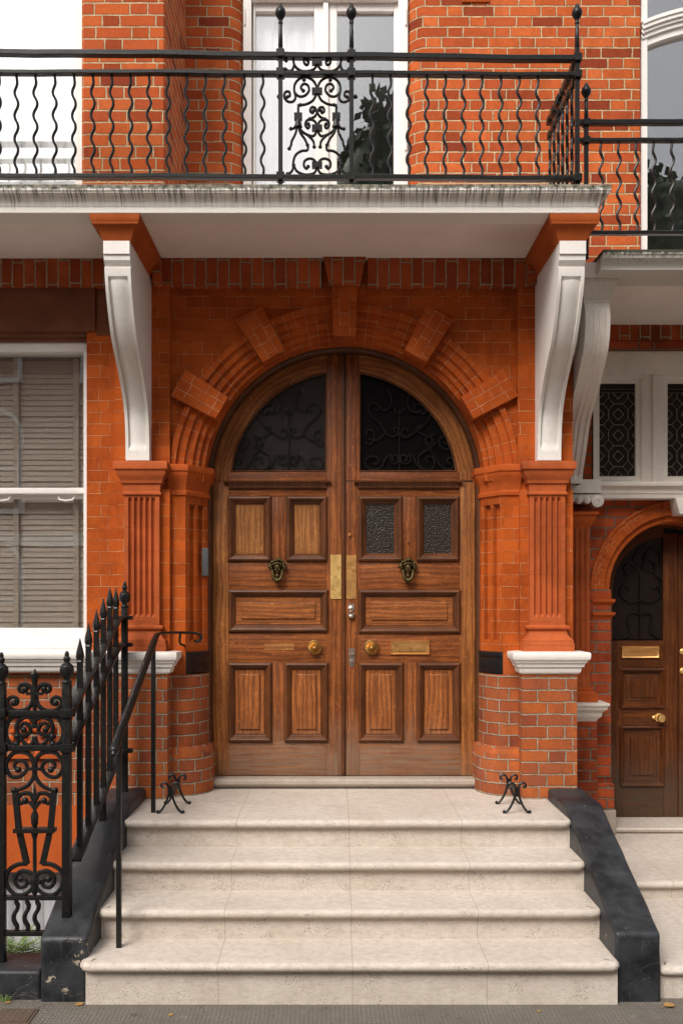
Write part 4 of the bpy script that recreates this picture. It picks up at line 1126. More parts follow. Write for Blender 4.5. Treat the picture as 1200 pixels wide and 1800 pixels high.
# ================================================================== BOOT SCRAPERS
def scraper(cx, yf, label, skew=.0):
    r = thing('boot_scraper', label, 'boot scraper', (cx, yf, ZL), 'pair of iron boot scrapers')
    for y, ox in ((yf, 0), (yf+.27, skew)):
        mb = MB(); 
        for s_ in (-1, 1):
            pts = [(cx+ox+s_*.078, y, ZL+.012), (cx+ox+s_*.068, y, ZL+.006), (cx+ox+s_*.045, y, ZL+.03), (cx+ox+s_*.022, y, ZL+.075), (cx+ox+s_*.010, y, ZL+.12), (cx+ox+s_*.012, y, ZL+.165), (cx+ox+s_*.03, y, ZL+.185), (cx+ox+s_*.05, y, ZL+.178), (cx+ox+s_*.05, y, ZL+.158), (cx+ox+s_*.036, y, ZL+.16)]
            mb.tube(spline(pts, 4), .0075, 6, up=(0, 1, 0))
            mb.ball((cx+ox+s_*.076, y, ZL+.010), .011, 6)
        mb.box(cx+ox-.012, cx+ox+.012, y-.008, y+.008, ZL+.10, ZL+.16)
        mb.build('leg_frame', M['iron'], r)
    mb = MB(); mb.bar([(cx, yf, ZL+.135), (cx+skew, yf+.27, ZL+.135)], .007, .035, up=(1, 0, 0)); mb.build('scraper_blade', M['iron'], r)
    rebase(r)
scraper(X(299.5, 5.85), 5.85, 'black iron boot scraper on the landing beside the left brick pier and handrail')
scraper(X(908, 5.85), 5.85, 'black iron boot scraper on the landing beside the right brick pier')

# ================================================================== BALCONY RAILING
D_R = 5.85
def yr(px): return D_R-.03+.06*px/1010       # railing drifts slightly away to the right
BR = thing('balcony_railing', 'black wrought iron balcony railing with wavy balusters and a central scrollwork panel', 'railing', (0, D_R, 4.35))
def PR(px, py): return P(px, py, yr(px))
def hbar(pa, pb, h, w, name, parent, mat='iron_old', k=24):
    mb = MB(); pts = []
    for i in range(k+1):
        t = i/k; p = pa.lerp(pb, t); p = p+Vector((0, 0, (.0025*math.sin(t*19)+.0015*math.sin(t*47))*min(1, (pb-pa).length/3)))
        pts.append(p)
    mb.bar(pts, w, h); return mb.build(name, M[mat], parent, bevel=.003, seg=1)
XL = -260
hbar(PR(XL, 89.5), PR(1016, 104), .032, .045, 'top_rail', BR)
hbar(PR(XL, 126), PR(1017, 132.5), .024, .045, 'middle_rail', BR)
hbar(PR(XL, 309), PR(1019, 314), .026, .045, 'bottom_rail', BR)
def wavy(p_top, p_bot, name, parent, wl=.138, amp=.0115, r=.0085, ph=0, axis=(1, 0, 0), mat='iron_old'):
    mb = MB(); L = (p_top-p_bot).length; n = max(10, int(L/.012)); pts = []
    ax = Vector(axis)
    for i in range(n+1):
        t = i/n; p = p_top.lerp(p_bot, t); s_ = math.sin(2*PI*(t*L)/wl+ph); s_ = math.copysign(abs(s_)**.85, s_)
        pts.append(p+ax*s_*amp*min(1, 6*t, 8*(1-t)+.1))
    mb.tube(pts, r, 6, up=(0, 1, 0), rr=[r*(.75 if i == 0 else 1) for i in range(n+1)])
    return mb.build(name, M[mat], parent)
for px in [-228, -195, -162, -129, -97, -64, -31, -1, 29.5, 62.5, 96.5, 130.5, 163.5, 196.5, 229.5, 262, 295.5, 328, 361, 394.5, 429, 461.5, 653.5, 685.5, 717.5, 749.5, 782, 814, 846, 879, 911.5, 944]:
    wavy(PR(px, 131), PR(px+random.uniform(-.5, .8), 311), 'wavy_baluster', BR, ph=random.uniform(-.25, .35), amp=random.uniform(.010, .0125))
def finial(mb, p, s_=1.0, tilt=0):
    prof = [(.008, -.13), (.010, -.06), (.015, -.048), (.011, -.040), (.014, -.025), (.026, -.008), (.033, .010), (.029, .030), (.014, .050), (.013, .056), (.010, .064), (.003, .070)]
    mb.lathe([(r*s_, h*s_) for r, h in prof], p, 12)
def post(px, ytop, yb, name, parent, d=None, r=.013, y_f=None, mat='iron_old'):
    dd = d or yr(px); mb = MB(); t = P(px, ytop, dd); b = P(px, yb, dd)
    mb.box(t.x-r, t.x+r, dd-r, dd+r, b.z, P(px, y_f, dd).z)
    mb.tube([(t.x, dd, P(px, y_f, dd).z), (t.x, dd, t.z-.08)], .011, 10, rr=[.015, .010])
    finial(mb, (t.x, dd, t.z-.05))
    for py in [q for q in ((89.5+.0135*px), (126+.0064*px), (309+.005*px))] if d is None else []:
        z = P(px, py, dd).z; mb.box(t.x-.024, t.x+.024, dd-.03, dd+.03, z-.022, z+.022)
    mb.lathe([(.028, 0), (.024, .02), (.016, .045), (.014, .06)], (t.x, dd, b.z), 10)
    return mb.build(name, M[mat], parent, bevel=.0015, seg=1)
for px in (493, 617.5, 1013.5): post(px, 12, 345, 'railing_post', BR, y_f=85)
# scroll panel between the two posts
A_ = [[(540,225),(520,190),(490,170),(455,180),(435,210),(440,240),(460,250),(472,230),(462,212)],
 [(540,250),(515,285),(470,300),(420,300),(380,280),(355,245),(345,200),(325,178),(295,180),(280,198),(290,215)],
 [(355,250),(340,290),(310,300),(285,285)],
 [(540,465),(530,410),(500,370),(450,350),(395,365),(360,410),(358,470),(395,505),(440,500),(475,460),(465,415),(430,405),(410,435),(430,460)],
 [(358,470),(365,520),(340,550),(300,545),(275,510),(285,470),(315,470),(320,500),(300,510)],
 [(540,470),(535,490),(505,540),(450,570),(405,575)],
 [(388,700),(400,790),(440,850),(463,900)],
 [(463,945),(410,950),(365,985),(348,1040),(345,1090),(330,1120),(300,1135)],
 [(388,730),(410,785),(470,825),(510,870),(518,915)],
 [(540,765),(530,720),(500,695),(460,700),(445,735),(465,765),(480,745),(470,730)],
 [(540,780),(515,825),(470,820),(420,790),(395,750)],
 [(540,640),(520,670),(480,690)],
 [(540,640),(525,600),(495,595),(485,625),(505,640),(512,622)],
 [(385,700),(375,735),(350,765),(328,768)],
 [(375,760),(368,800),(350,840),(335,870),(330,900),(315,930)],
 [(540,1065),(520,1025),(480,1010),(440,1030),(435,1070),(455,1092),(468,1075)],
 [(540,1080),(520,1125),(470,1140),(420,1135),(375,1110),(350,1060)]]
mb = MB()
def zq(zx, zy): return PR(440+zx/4.615, 60+zy/4.615)
for c in A_:
    for mir in (0, 1):
        pts = [zq((1084-a) if mir else a, b) for a, b in c]
        mb.tube(spline(pts, 5), .0082, 6, up=(0, 1, 0))
        mb.ball(pts[-1], .012, 6)
for mir in (0, 1):
    f = lambda a, b: zq((1084-a) if mir else a, b)
    mb.tube([f(405, 575), f(388, 576), f(388, 600), f(388, 700)], .0085, 6); mb.tube([f(463, 900), f(468, 920), f(463, 945)], .0085, 6)
    c = f(388, 668); mb.box(c.x-.024, c.x+.024, c.y-.014, c.y+.014, c.z-.022, c.z+.018)
    c = f(388, 715); mb.lathe([(.012, .03), (.018, .0), (.026, -.03), (.012, -.02)], c, 8)
    c = f(435, 372); mb.ball(c, .012, 6); c = f(445, 1160); mb.ball(c, .010, 6); c = f(232, 508); mb.ball(c, .014, 6)
for zy in (228, 466, 765, 1065):
    c = zq(541, zy); mb.box(c.x-.031, c.x+.031, c.y-.015, c.y+.015, c.z-.016, c.z+.018)
mb.build('scrollwork_panel', M['iron_old'], BR)
# return at the right-hand end
d0, d1 = yr(1013), 6.66
xr_ = X(1013.5, d0)
for py, h in ((104, .032), (132.5, .024), (314, .026)):
    z = Z(py, d0); hbar(Vector((xr_, d0, z)), Vector((xr_, d1, z)), h, .045, 'side_rail', BR)
BR_side = []
for i in range(6):
    y = d0+.13+i*.12; wavy(Vector((xr_, y, Z(135, d0))), Vector((xr_, y, Z(312, d0))), 'wavy_baluster', BR, axis=(.35, 1, 0), r=.0105, amp=.014)
for o in [o for o in BR.children if o.name.startswith('side_rail')]: pass
rebase(BR)

# ================================================================== AREA RAILING (left)
def YA(): return 4.93
AR = thing('ornamental_gate_panel', 'ornamental black cast iron scrollwork panel between two urn topped posts at the bottom left', 'railing', (-1.5, 4.93, .2))
dA = 4.93
def za(zx, zy): return P(zx/3.104, 1140+zy/3.104, dA)
def urnpost(px, py_top, z_bot, d, r=.021):
    mb = MB(); t = P(px, py_top, d)
    prof = [(.018, -.17), (.026, -.165), (.026, -.155), (.018, -.15), (.018, -.14), (.033, -.12), (.036, -.10), (.034, -.078), (.022, -.066), (.012, -.058), (.018, -.045), (.018, -.035), (.011, -.028), (.012, -.018), (.008, -.004), (.001, 0)]
    mb.lathe(prof, t, 14); mb.box(t.x-r, t.x+r, d-r, d+r, z_bot, t.z-.168)
    return mb
ur = urnpost(118, 1144, .335, dA); 
for zy in (350, 540):
    c = za(370, zy); ur.box(c.x-.032, c.x+.032, dA-.032, dA+.032, c.z-.022, c.z+.022)
ur.build('urn_post', M['iron'], AR, bevel=.002)
ul = urnpost(3, 1146, Z(1694, dA), dA)
for zy in (350, 540): c = za(8, zy); ul.box(c.x-.032, c.x+.032, dA-.032, dA+.032, c.z-.022, c.z+.022)
ul.build('urn_post', M['iron'], AR, bevel=.002)
for zy, h in ((352, .030), (542, .030), (1359, .022), (1552, .026)):
    a = za(30, zy); b = za(355 if zy < 1500 else 245, zy)
    mb = MB(); mb.bar([a, b], .03, h); mb.build('cross_rail', M['iron'], AR, bevel=.004)
B_ = [[(185,250),(175,300),(140,335),(80,338),(45,308),(48,278),(75,265),(98,280),(92,303),(76,298)],
 [(185,240),(168,210),(140,195),(112,203),(108,228),(130,238),(140,222)],
 [(190,425),(185,392),(150,372),(108,392),(92,430),(105,465),(140,475),(168,450),(158,418),(132,408),(115,430),(132,445)],
 [(190,372),(130,366),(70,375),(40,420),(36,470),(55,512),(90,525),(108,495),(95,480)],
 [(190,480),(185,505),(165,530),(135,515),(118,490),(100,500),(92,522)],
 [(190,655),(182,605),(145,568),(85,566),(45,605),(36,650),(65,698),(115,695),(150,655),(135,618),(100,612),(80,640),(102,662)],
 [(190,660),(186,700),(155,745),(110,768),(80,774)],
 [(150,1172),(100,1178),(55,1205),(36,1250),(45,1300),(80,1338),(130,1342),(172,1315),(190,1275)],
 [(190,1275),(178,1232),(130,1213),(92,1235),(84,1275),(110,1303),(145,1292),(142,1262),(116,1258)],
 [(190,830),(165,792),(122,793),(100,822),(118,845),(140,830)],
 [(190,870),(175,850),(160,835)]]
mb = MB()
for c in B_:
    for mir in (0, 1):
        pts = [za((382-a) if mir else a, b) for a, b in c]
        n_ = (len(pts)-1)*5+1
        mb.tube(spline(pts, 5), .0115, 7, up=(0, 1, 0), rr=[.0125-.003*i/n_ for i in range(n_)])
        if len(pts) > 4: mb.ball(pts[-1], .017, 7)
for mir in (0, 1):
    f = lambda a, b: za((382-a) if mir else a, b)
    mb.bar([f(84, 768), f(104, 980), f(148, 1176)], .022, .028)
for zy, wd in ((425, .03), (655, .035), (1275, .03), (245, .04)):
    c = za(191, zy); mb.box(c.x-wd, c.x+wd, dA-.016, dA+.016, c.z-.008, c.z+.008)
a = za(82, 992); b = za(303, 992); mb.box(a.x, b.x, dA-.03, dA+.03, a.z-.008, a.z+.012)
for prof_y, pr in ((150, [(.004, .035), (.009, .02), (.022, .014), (.024, 0), (.016, -.02), (.012, -.06), (.018, -.10), (.012, -.13), (.010, -.18), (.004, -.20)]),
                   (740, [(.001, .0), (.008, -.03), (.006, -.06), (.012, -.09), (.008, -.13), (.020, -.16), (.018, -.20), (.009, -.22), (.018, -.25), (.010, -.28), (.010, -.45), (.016, -.47), (.024, -.50), (.014, -.53), (.016, -.545), (.004, -.57)])):
    c = za(191, prof_y); mb.lathe(pr, c, 12)
mb.build('scrollwork', M['iron'], AR)
for zx in (88, 147, 202):
    wavy(za(zx, 1372), za(zx, 1540), 'wavy_bar', AR, wl=.12, amp=.011, r=.012, mat='iron')
rebase(AR)

SR = thing('spiked_railing', 'sloping black iron railing of spear topped bars running back to the house beside the steps', 'railing', (-1.335, 5.5, .5))
sx = -1.335
def rz(y, k): return {0: 1.405, 1: 1.235, 2: .565}[k]+.405*(y-4.93)
for k in (0, 1, 2):
    mb = MB(); ys = [4.93, 4.99, 5.04, 5.3, 5.6, 5.9, 6.04]
    off = -.012
    pts = [(sx, y, (rz(y, k)-.02*max(0, 1-(y-4.93)/.1))) for y in ys]+[(sx+.005, 6.075, rz(6.06, k)), (sx+.02, 6.165, rz(6.06, k))]
    if k == 2: pts = [(sx, y, rz(y, 2)) for y in (5.06, 5.3, 5.6, 5.9, 6.04)]+[(sx+.005, 6.075, rz(6.06, k)), (sx+.02, 6.165, rz(6.06, k))]
    mb.bar(pts, .072, .014, up=(1, 0, 0)); mb.box(sx-.02, sx+.075, 6.14, 6.19, rz(6.06, k)-.013, rz(6.06, k)+.013); mb.build('sloping_rail', M['iron'], SR, bevel=.002)
for i, px in enumerate((141, 156, 170, 182, 193.5, 204)):
    y = -sx*F/(VX-px); top = rz(y, 0)+.27-.012*i*.0; bz = rz(y, 2)-.03
    if i == 5: top -= .07
    mb = MB(); r = .014
    mb.box(sx-r, sx+r, y-r, y+r, bz, top-.13)
    mb.lathe([(.016, -.135), (.021, -.128), (.017, -.12), (.023, -.105), (.021, -.08), (.001, 0)], (sx, y, top), 6)
    mb.build('spear_bar', M['iron'], SR)
for y in (5.68,):
    mb = MB(); mb.box(sx-.018, sx+.018, y-.018, y+.018, .66, rz(y, 2)+.0); mb.build('rail_foot', M['iron'], SR)
nb = urnpost(219.5, 1022, .75, 6.165, .019)
nb.build('newel_post', M['iron'], SR, bevel=.002)
rebase(SR)

# ================================================================== NEIGHBOURING HOUSE (right)
NBH = thing('neighbouring_house', 'adjoining red brick house at the right edge with a dark arched door and leaded windows', 'house', (2.6, 7.3, .27))
DN, DND = 7.15, 7.45
acx, acz = X(1192, DN), Z(1036, DN); aRo = .640; aRi = .495
zwt = Z(876, DN); xw0 = 1.50
mb = MB(); n = 40
def outer2(a):
    c, s_ = math.cos(a), math.sin(a); tx = ((1.45+acx-xw0) if False else (acx-xw0))/abs(c) if abs(c) > 1e-6 else 9e9; tz = (zwt-acz)/s_ if s_ > 1e-6 else 9e9
    t = min(tx, tz); return (acx+t*c, acz+t*s_)
zwt = max(zwt, acz+aRo+.01)
angs = sorted(set([PI*i/n for i in range(n+1)]+[math.atan2(zwt-acz, acx-xw0), PI-math.atan2(zwt-acz, acx-xw0)]))
for a, b in zip(angs, angs[1:]):
    q = [(acx+aRo*math.cos(a), acz+aRo*math.sin(a)), outer2(a), outer2(b), (acx+aRo*math.cos(b), acz+aRo*math.sin(b))]
    mb.add([(p[0], DN, p[1]) for p in q], [(0,1,2,3)], [q])
mb.box(xw0, acx-.50, DN, DN+.35, .27, acz); mb.box(acx+.50, acx+1.5, DN, DN+.35, .27, acz)
mb.build('facade_wall', M['brick_nb'], NBH, recalc=False)
mb = MB(); mb.archsweep(acx, acz, Z(1058, DN), [(aRo+.012, DN+.002), (aRo+.012, DN-.022), (aRo-.008, DN-.022), (aRo-.012, DN-.012), (.55, DN-.012), (.545, DN+.02), (aRi+.01, DN+.02), (aRi, DN+.04), (aRi, DND)], n=48, legs=False); mb.build('door_arch', M['brick_arch'], NBH, recalc=False)
mb = MB(); mb.box(acx-.50, acx-.50+.004, DN+.0, DND, .30, acz); 
mb.wallstrip([(acx-.66, DN-.012), (acx-.50, DN-.012), (acx-.50, DND)], .68, acz); mb.build('jamb', M['brick_nb'], NBH, recalc=False)
for py in (1056, 1079):
    z = Z(py, DN); mb = MB(); mb.mould([(acx-.64, DN-.012), (acx-.498, DN-.012), (acx-.498, DN+.2)], [(-.03, z-.035), (0, z-.035), (.008, z-.02), (.022, z-.008), (.024, z+.012), (-.03, z+.014)]); mb.build('impost', M['terra'], NBH)
z0, z1 = .30, Z(1408, DN-.03)
mb = MB(); mb.box(acx-.68, acx-.485, DN-.05, DND, z1-.06, Z(1395, DN)+.08); mb.build('jamb_base', M['brick_nb'], NBH, bevel=.01)
mb = MB(); mb.box(acx-.68, acx-.475, DN-.06, DND, .27, z1-.06); mb.build('jamb_plinth', M['threshold'], NBH, bevel=.008)
# fluted pilaster beside the porch
pcx = X(1008, 7.0); hw = .115
mb = MB(); xs = [(-hw, 0)]
for i in range(5):
    a = -hw+.02+i*.038; xs += [(a+.006, 0), (a+.010, .010), (a+.019, .016), (a+.028, .010), (a+.032, 0)]
xs.append((hw, 0)); zz = [(Z(1225, 7.0), 0), (Z(1195, 7), 0), (Z(1190, 7), 1), (Z(935, 7), 1), (Z(928, 7), 0), (Z(900, 7), 0)]
mb.loft([[(pcx+x, 7.0+q*k, z) for x, q in xs] for z, k in zz], ends=False); mb.box(pcx+hw-.003, pcx+hw, 7.0005, DN, Z(1225, 7), Z(900, 7)); mb.build('pilaster', M['terra_worn'], NBH, recalc=False)
rect = [(pcx-hw, DN), (pcx-hw, 7.0), (pcx+hw, 7.0), (pcx+hw, DN)]
z = Z(1233, 7.0)
mb = MB(); mb.mould(rect, [(-.1, z), (.045, z), (.045, z+.06), (.02, z+.075), (.022, z+.09), (0, z+.10), (-.05, z+.11)]); mb.build('pilaster_base', M['terra'], NBH)
mb = MB(); mb.mould([(pcx-.15, DN), (pcx-.15, 6.96), (pcx+.15, 6.96), (pcx+.15, DN)], [(-.1, z-.14), (0, z-.14), (.01, z-.12), (.03, z-.10), (.034, z-.07), (.06, z-.05), (.065, z-.03), (.075, z-.02), (.075, z-.004), (-.1, z)]); mb.build('white_base_moulding', M['white_nb'], NBH)
mb = MB(); mb.box(pcx-.2, pcx+.155, 6.955, DN, .27, z-.14); mb.build('brick_pier', M['brick_nb'], NBH)
mb = MB(); zc_ = Z(915, 7.0); mb.mould(rect, [(-.05, zc_-.05), (.0, zc_-.05), (.01, zc_-.03), (.03, zc_+.0), (.035, zc_+.03), (.05, zc_+.04), (.05, zc_+.06), (-.1, zc_+.06)]); mb.build('pilaster_capital', M['terra'], NBH)
# white ionic capital under the entablature
mb = MB(); zi = Z(882, 6.98); mb.box(pcx-.2, pcx+.17, 6.955, DN, zi-.0, zi+.05)
for i in range(3): mb.ball((pcx-.04+i*.06, 6.95, zi+.005), .026, 8)
for r_, dy in ((.044, 0), (.034, -.006), (.024, 0), (.016, -.008)):
    mb.lathe([(r_, .10), (r_, -.012+dy), (r_*.7, -.016+dy), (.001, -.012+dy)], (pcx+.155, 6.95, zi+.002), 18, 'y')
mb.build('ionic_capital', M['white_nb'], NBH)
# entablature
z = Z(876, 7.02); mb = MB(); mb.mould([(1.5, 7.02), (3.6, 7.02)], [(-.2, z), (0, z), (.004, z+.03), (.012, z+.035), (.016, z+.06), (.04, z+.08), (.05, z+.085), (.052, z+.105), (.045, z+.115), (-.2, z+.12)])
mb.box(1.5, X(1055, 6.95), 6.94, 7.0, z+.03, z+.127); mb.build('white_entablature', M['white_nb'], NBH, bevel=.002)
# white keystone scroll at the right edge
mb = MB(); k0 = P(1196, 905, 7.05); mb.prism([(k0.x-.03, k0.z), (k0.x+.12, k0.z), (k0.x+.16, z-.002), (k0.x-.06, z-.002)], 6.99, 7.2); mb.build('white_keystone', M['white_nb'], NBH, bevel=.006)
# leaded windows over the door
zt_, zb_2 = Z(617, 7.1), z+.12
mb = MB()
mb.box(X(1040, 7.12), 3.6, 7.10, 7.3, Z(660, 7.12), zt_)
LW = mb.build('leaded_window', M['white_nb'], NBH, bevel=.006); lab(LW, 'white framed window with dark leaded lights over the neighbouring door')
mb = MB(); 
for a, b in ((1127, 1164), (1250, 1290)): mb.box(X(a, 7.12), X(b, 7.12), 7.105, 7.3, zb_2, Z(660, 7.12)-.0005)
mb.box(X(1144, 7.12), X(1150, 7.12), 7.09, 7.104, zb_2, Z(660, 7.12)-.001)
mb.build('mullion', M['white_nb'], LW, bevel=.006)
mb = MB(); mb.frame_mould(X(1041, 7.12), X(1130, 7.12), zb_2, Z(660, 7.12), [(0, 0), (.018, .004), (.026, .02), (.05, .024), (.056, .04)], 7.105); mb.frame_mould(X(1161, 7.12), X(1252, 7.12), zb_2, Z(660, 7.12), [(0, 0), (.018, .004), (.026, .02), (.05, .024), (.056, .04)], 7.105); 
mb.build('window_beading', M['white_nb'], LW, recalc=False)
mb = MB(); mb.box(1.48, X(1041, 7.12)-.001, 7.13, 7.32, zb_2-.1, zt_+.001); mb.build('window_side_brick', M['brick_nb'], NBH)
mb = MB(); mb.box(X(1040, 7.12), 3.6, 7.16, 7.17, zb_2, Z(660, 7.12)); mb.build('window_pane', M['glass_nb'], LW)
mb = MB()
for xa, xb in ((1046, 1126), (1166, 1246)):
    x0, x1 = X(xa, 7.15), X(xb, 7.15); zz0, zz1 = zb_2+.02, Z(684, 7.15); yl = 7.155
    nx, nz = 2, 4; cw, ch = (x1-x0-.05)/nx, (zz1-zz0-.06)/nz
    for i in range(nx):
        for j in range(nz):
            cx_, cz_ = x0+.025+cw*(i+.5), zz0+.03+ch*(j+.5); r = cw*.27
            oc = [(cx_+r*math.cos(t)*.62*1.6, yl, cz_+r*1.15*math.sin(t)) for t in [PI/2*k for k in range(5)]]
            mb.tube([Vector(p) for p in oc], .0028, 4)
            w2, h2 = cw*.5, ch*.5
            for sx_ in (-1, 1):
                for sz_ in (-1, 1):
                    mb.tube([(cx_+sx_*w2, yl, cz_+sz_*h2*.45), (cx_+sx_*w2*.45, yl, cz_+sz_*h2)], .0028, 4)
                    mb.tube([(cx_+sx_*r, yl, cz_), (cx_+sx_*w2, yl, cz_)], .0028, 4)
            mb.tube([(cx_, yl, cz_+r*1.15), (cx_, yl, cz_+h2)], .0028, 4); mb.tube([(cx_, yl, cz_-r*1.15), (cx_, yl, cz_-h2)], .0028, 4)
    for q in (.0, .024):
        mb.tube([(x0+q, yl, zz0+q), (x1-q, yl, zz0+q), (x1-q, yl, zz1-q), (x0+q, yl, zz1-q), (x0+q, yl, zz0+q)], .0025, 4)
mb.build('lead_cames', M['lead'], LW)
# brick bands above
mb = MB(); mb.box(1.50, 3.6, 7.07, 7.3, Z(600, 7.1)+.003, Z(560, 7.1)+.02); mb.build('soldier_course', M['brick_sold'], NBH, swap=True)
mb = MB(); mb.box(1.50, 3.6, 7.085, 7.3, zt_+.001, Z(600, 7.1)); mb.build('brick_band', M['brick_nb'], NBH)
# balcony slab
ys, zub = 5.90, 3.975
mb = MB(); mb.mould([(XR+.09, 5.90), (3.6, 5.90)], [(-.3, zub), (0, zub), (.002, zub+.015), (.012, zub+.03), (.03, zub+.045), (.05, zub+.055), (.056, zub+.07), (.062, zub+.075), (.064, zub+.10), (-.3, zub+.115)]); mb.build('balcony_edge', M['slab_nb'], NBH)
mb = MB(); mb.box(1.52, 3.6, 6.0, 7.15, zub+.001, zub+.08); mb.build('balcony_slab', M['soffit'], NBH)
# fluted scroll bracket
NP = [(6.05, 530), (6.06, 560), (6.10, 610), (6.20, 660), (6.38, 710), (6.60, 755), (6.80, 800), (6.93, 840), (6.96, 868)]
tp = [(1070, 530), (1072, 560), (1069, 610), (1058, 660), (1048, 700), (1037, 740), (1030, 790), (1024, 830), (1022, 850)]
bx1 = X(1070, 6.10); bx0 = bx1-.155
yz = []
for px, py in tp: d = bx1*F/(px-VX); yz.append((d, Z(py, d)))
yz = [(p.x, p.y) for p in spline([Vector((a, b, 0)) for a, b in yz], 4)]
mb = MB(); xs = [(0, 0), (.02, 0), (.026, 1), (.05, 1), (.056, 0), (.070, 0), (.076, 1), (.085, 1), (.091, 0), (.100, 0), (.106, 1), (.125, 1), (.131, 0), (.155, 0)]
rows = [[(bx0+x, y+.010*q*(1 if 2 < i < len(yz)-3 else 0), zz_) for x, q in xs] for i, (y, zz_) in enumerate(yz)]
mb.loft(rows, ends=False)
for xx in (bx0, bx1):
    for (ya, za_), (yb2, zb3) in zip(yz, yz[1:]): mb.add([(xx, ya, za_), (xx, yb2, zb3), (xx, 7.13, zb3), (xx, 7.13, za_)], [(0,1,2,3)])
mb.build('scroll_bracket', M['white_nb'], NBH, ang=30)
zt2 = yz[0][1]
mb = MB(); yq = yz[0][0]; mb.mould([(bx0, 7.1), (bx0, yq), (bx1, yq), (bx1, 7.1)], [(-.05, zt2-.01), (.004, zt2-.01), (.01, zt2+.006), (.004, zt2+.015), (.012, zt2+.03), (.03, zt2+.07), (.036, zt2+.10), (.044, zt2+.11), (.044, zub-.001), (-.05, zub-.001)])
mb.box(bx0+.003, bx1-.003, yq+.003, 7.1, zt2-.009, zub-.002); mb.build('bracket_cap', M['white_nb'], NBH)
# door
zdb = .318
def ndx(px): return X(px, DND)
def ndz(py): return Z(py, DND)
mb = MB(); mb.archsweep(acx, acz, zdb, [(aRi+.02, DND-.03), (aRi-.012, DND-.03), (aRi-.016, DND-.012), (aRi-.02, DND+.02)], n=40); mb.build('door_frame', M['oak_nb'], NBH, recalc=False)
nl = MB(); nl.box(ndx(1165), ndx(1190), DND, DND+.05, zdb, acz+.43)
NL = nl.build('door_leaf', M['oak_nb'], NBH, bevel=.002); lab(NL, 'dark varnished arched door leaf of the neighbouring house')
mb = MB(); mb.box(acx-.475, ndx(1093), DND+.001, DND+.05, zdb, ndz(1126)); mb.build('outer_stile', M['oak_nb'], NL, bevel=.002)
for z0_, z1_ in ((1437, 1382), (1276, 1245), (1175, 1126)):
    mb = MB(); mb.box(ndx(1093)+.0005, ndx(1165)-.0005, DND+.0015, DND+.05, max(zdb, ndz(z0_)), ndz(z1_)); mb.build('rail', M['oak_nb'], NL, swap=True, bevel=.002)
for z1_, z0_ in ((1175, 1245), (1276, 1382)):
    x0, x1, a_, b_ = ndx(1089), ndx(1167), ndz(z0_), ndz(z1_)
    mb = MB(); mb.frame_mould(x0-.002, x1+.002, a_-.002, b_+.002, [(0, 0), (.002, -.012), (.012, -.018), (.02, -.01), (.03, .0), (.036, .015), (.05, .02)], DND); mb.build('panel_moulding', M['oak_nb'], NL, recalc=False)
    mb = MB(); mb.frame_mould(x0+.045, x1-.045, a_+.045, b_-.045, [(0, .02), (.035, .008), (.038, .002)], DND); t = .083; mb.add([(x0+t, DND+.002, a_+t), (x1-t, DND+.002, a_+t), (x1-t, DND+.002, b_-t), (x0+t, DND+.002, b_-t)], [(0,1,2,3)]); mb.build('panel', M['oak_nb'], NL, recalc=False)
# curved head with glass
Rg2 = .40; mb = MB(); n = 24
gb = ndz(1124)
xg1 = ndx(1165); zgc = acz
def innerp(a): return (acx-Rg2*math.cos(a)-.0, zgc+Rg2*math.sin(a))
amax = math.acos((acx-xg1)/Rg2)
In = [innerp(amax*i/n) for i in range(n+1)]; Out = [(acx-.478*math.cos(math.acos((acx-xg1)/.478)*i/n), acz+.478*math.sin(math.acos((acx-xg1)/.478)*i/n)) for i in range(n+1)]
In = [(In[0][0], gb)]+In; Out = [(Out[0][0], gb)]+Out
for i in range(len(In)-1):
    q = [Out[i], Out[i+1], In[i+1], In[i]]
    mb.add([(p[0], DND+.001, p[1]) for p in q], [(0,1,2,3)], [[(0, i*.05), (0, i*.05+.05), (.08, i*.05+.05), (.08, i*.05)]])
    mb.add([(In[i][0], DND+.001, In[i][1]), (In[i+1][0], DND+.001, In[i+1][1]), (In[i+1][0], DND+.05, In[i+1][1]), (In[i][0], DND+.05, In[i][1])], [(0,1,2,3)])
mb.build('curved_head', M['oak_nb'], NL, recalc=False)
mb = MB(); mb.prism(In+[(xg1, gb)], DND+.03, DND+.036); mb.build('fanlight_glass', M['glass_nb'], NL)
mb = MB()
def nz_(px, py): return P(px, py, DND+.012)
for c in ([(1124,1010),(1124,1122)], [(1124,1080),(1108,1076),(1102,1090),(1106,1110),(1095,1122)], [(1124,1080),(1140,1076),(1146,1090),(1142,1110),(1156,1120)], [(1124,1055),(1105,1058),(1090,1045),(1095,1030),(1105,1035)], [(1124,1055),(1145,1058),(1160,1045),(1155,1030),(1145,1035)],
          [(1118,1000),(1105,990),(1096,1000),(1104,1012)], [(1128,1000),(1135,985),(1150,990),(1148,1005),(1138,1002)], [(1130,985),(1140,965),(1158,970),(1160,990),(1148,995)], [(1112,985),(1120,968),(1135,960)], [(1150,1010),(1162,1020),(1158,1035)]):
    mb.tube(spline([nz_(*p) for p in c], 4), .007, 5)
mb.build('fanlight_grille', M['iron'], NL)
mb = MB(); a, b, c_, d_ = ndx(1090), ndx(1158), ndz(1157), ndz(1135); mb.box(a, b, DND-.006, DND+.0005, c_, d_); mb.frame_mould(a, b, c_, d_, [(0, -.0065), (.006, -.016), (.012, -.012), (.02, -.009), (.03, -.012), (.032, -.0063)], DND); mb.build('letter_plate', M['copper'], NL)
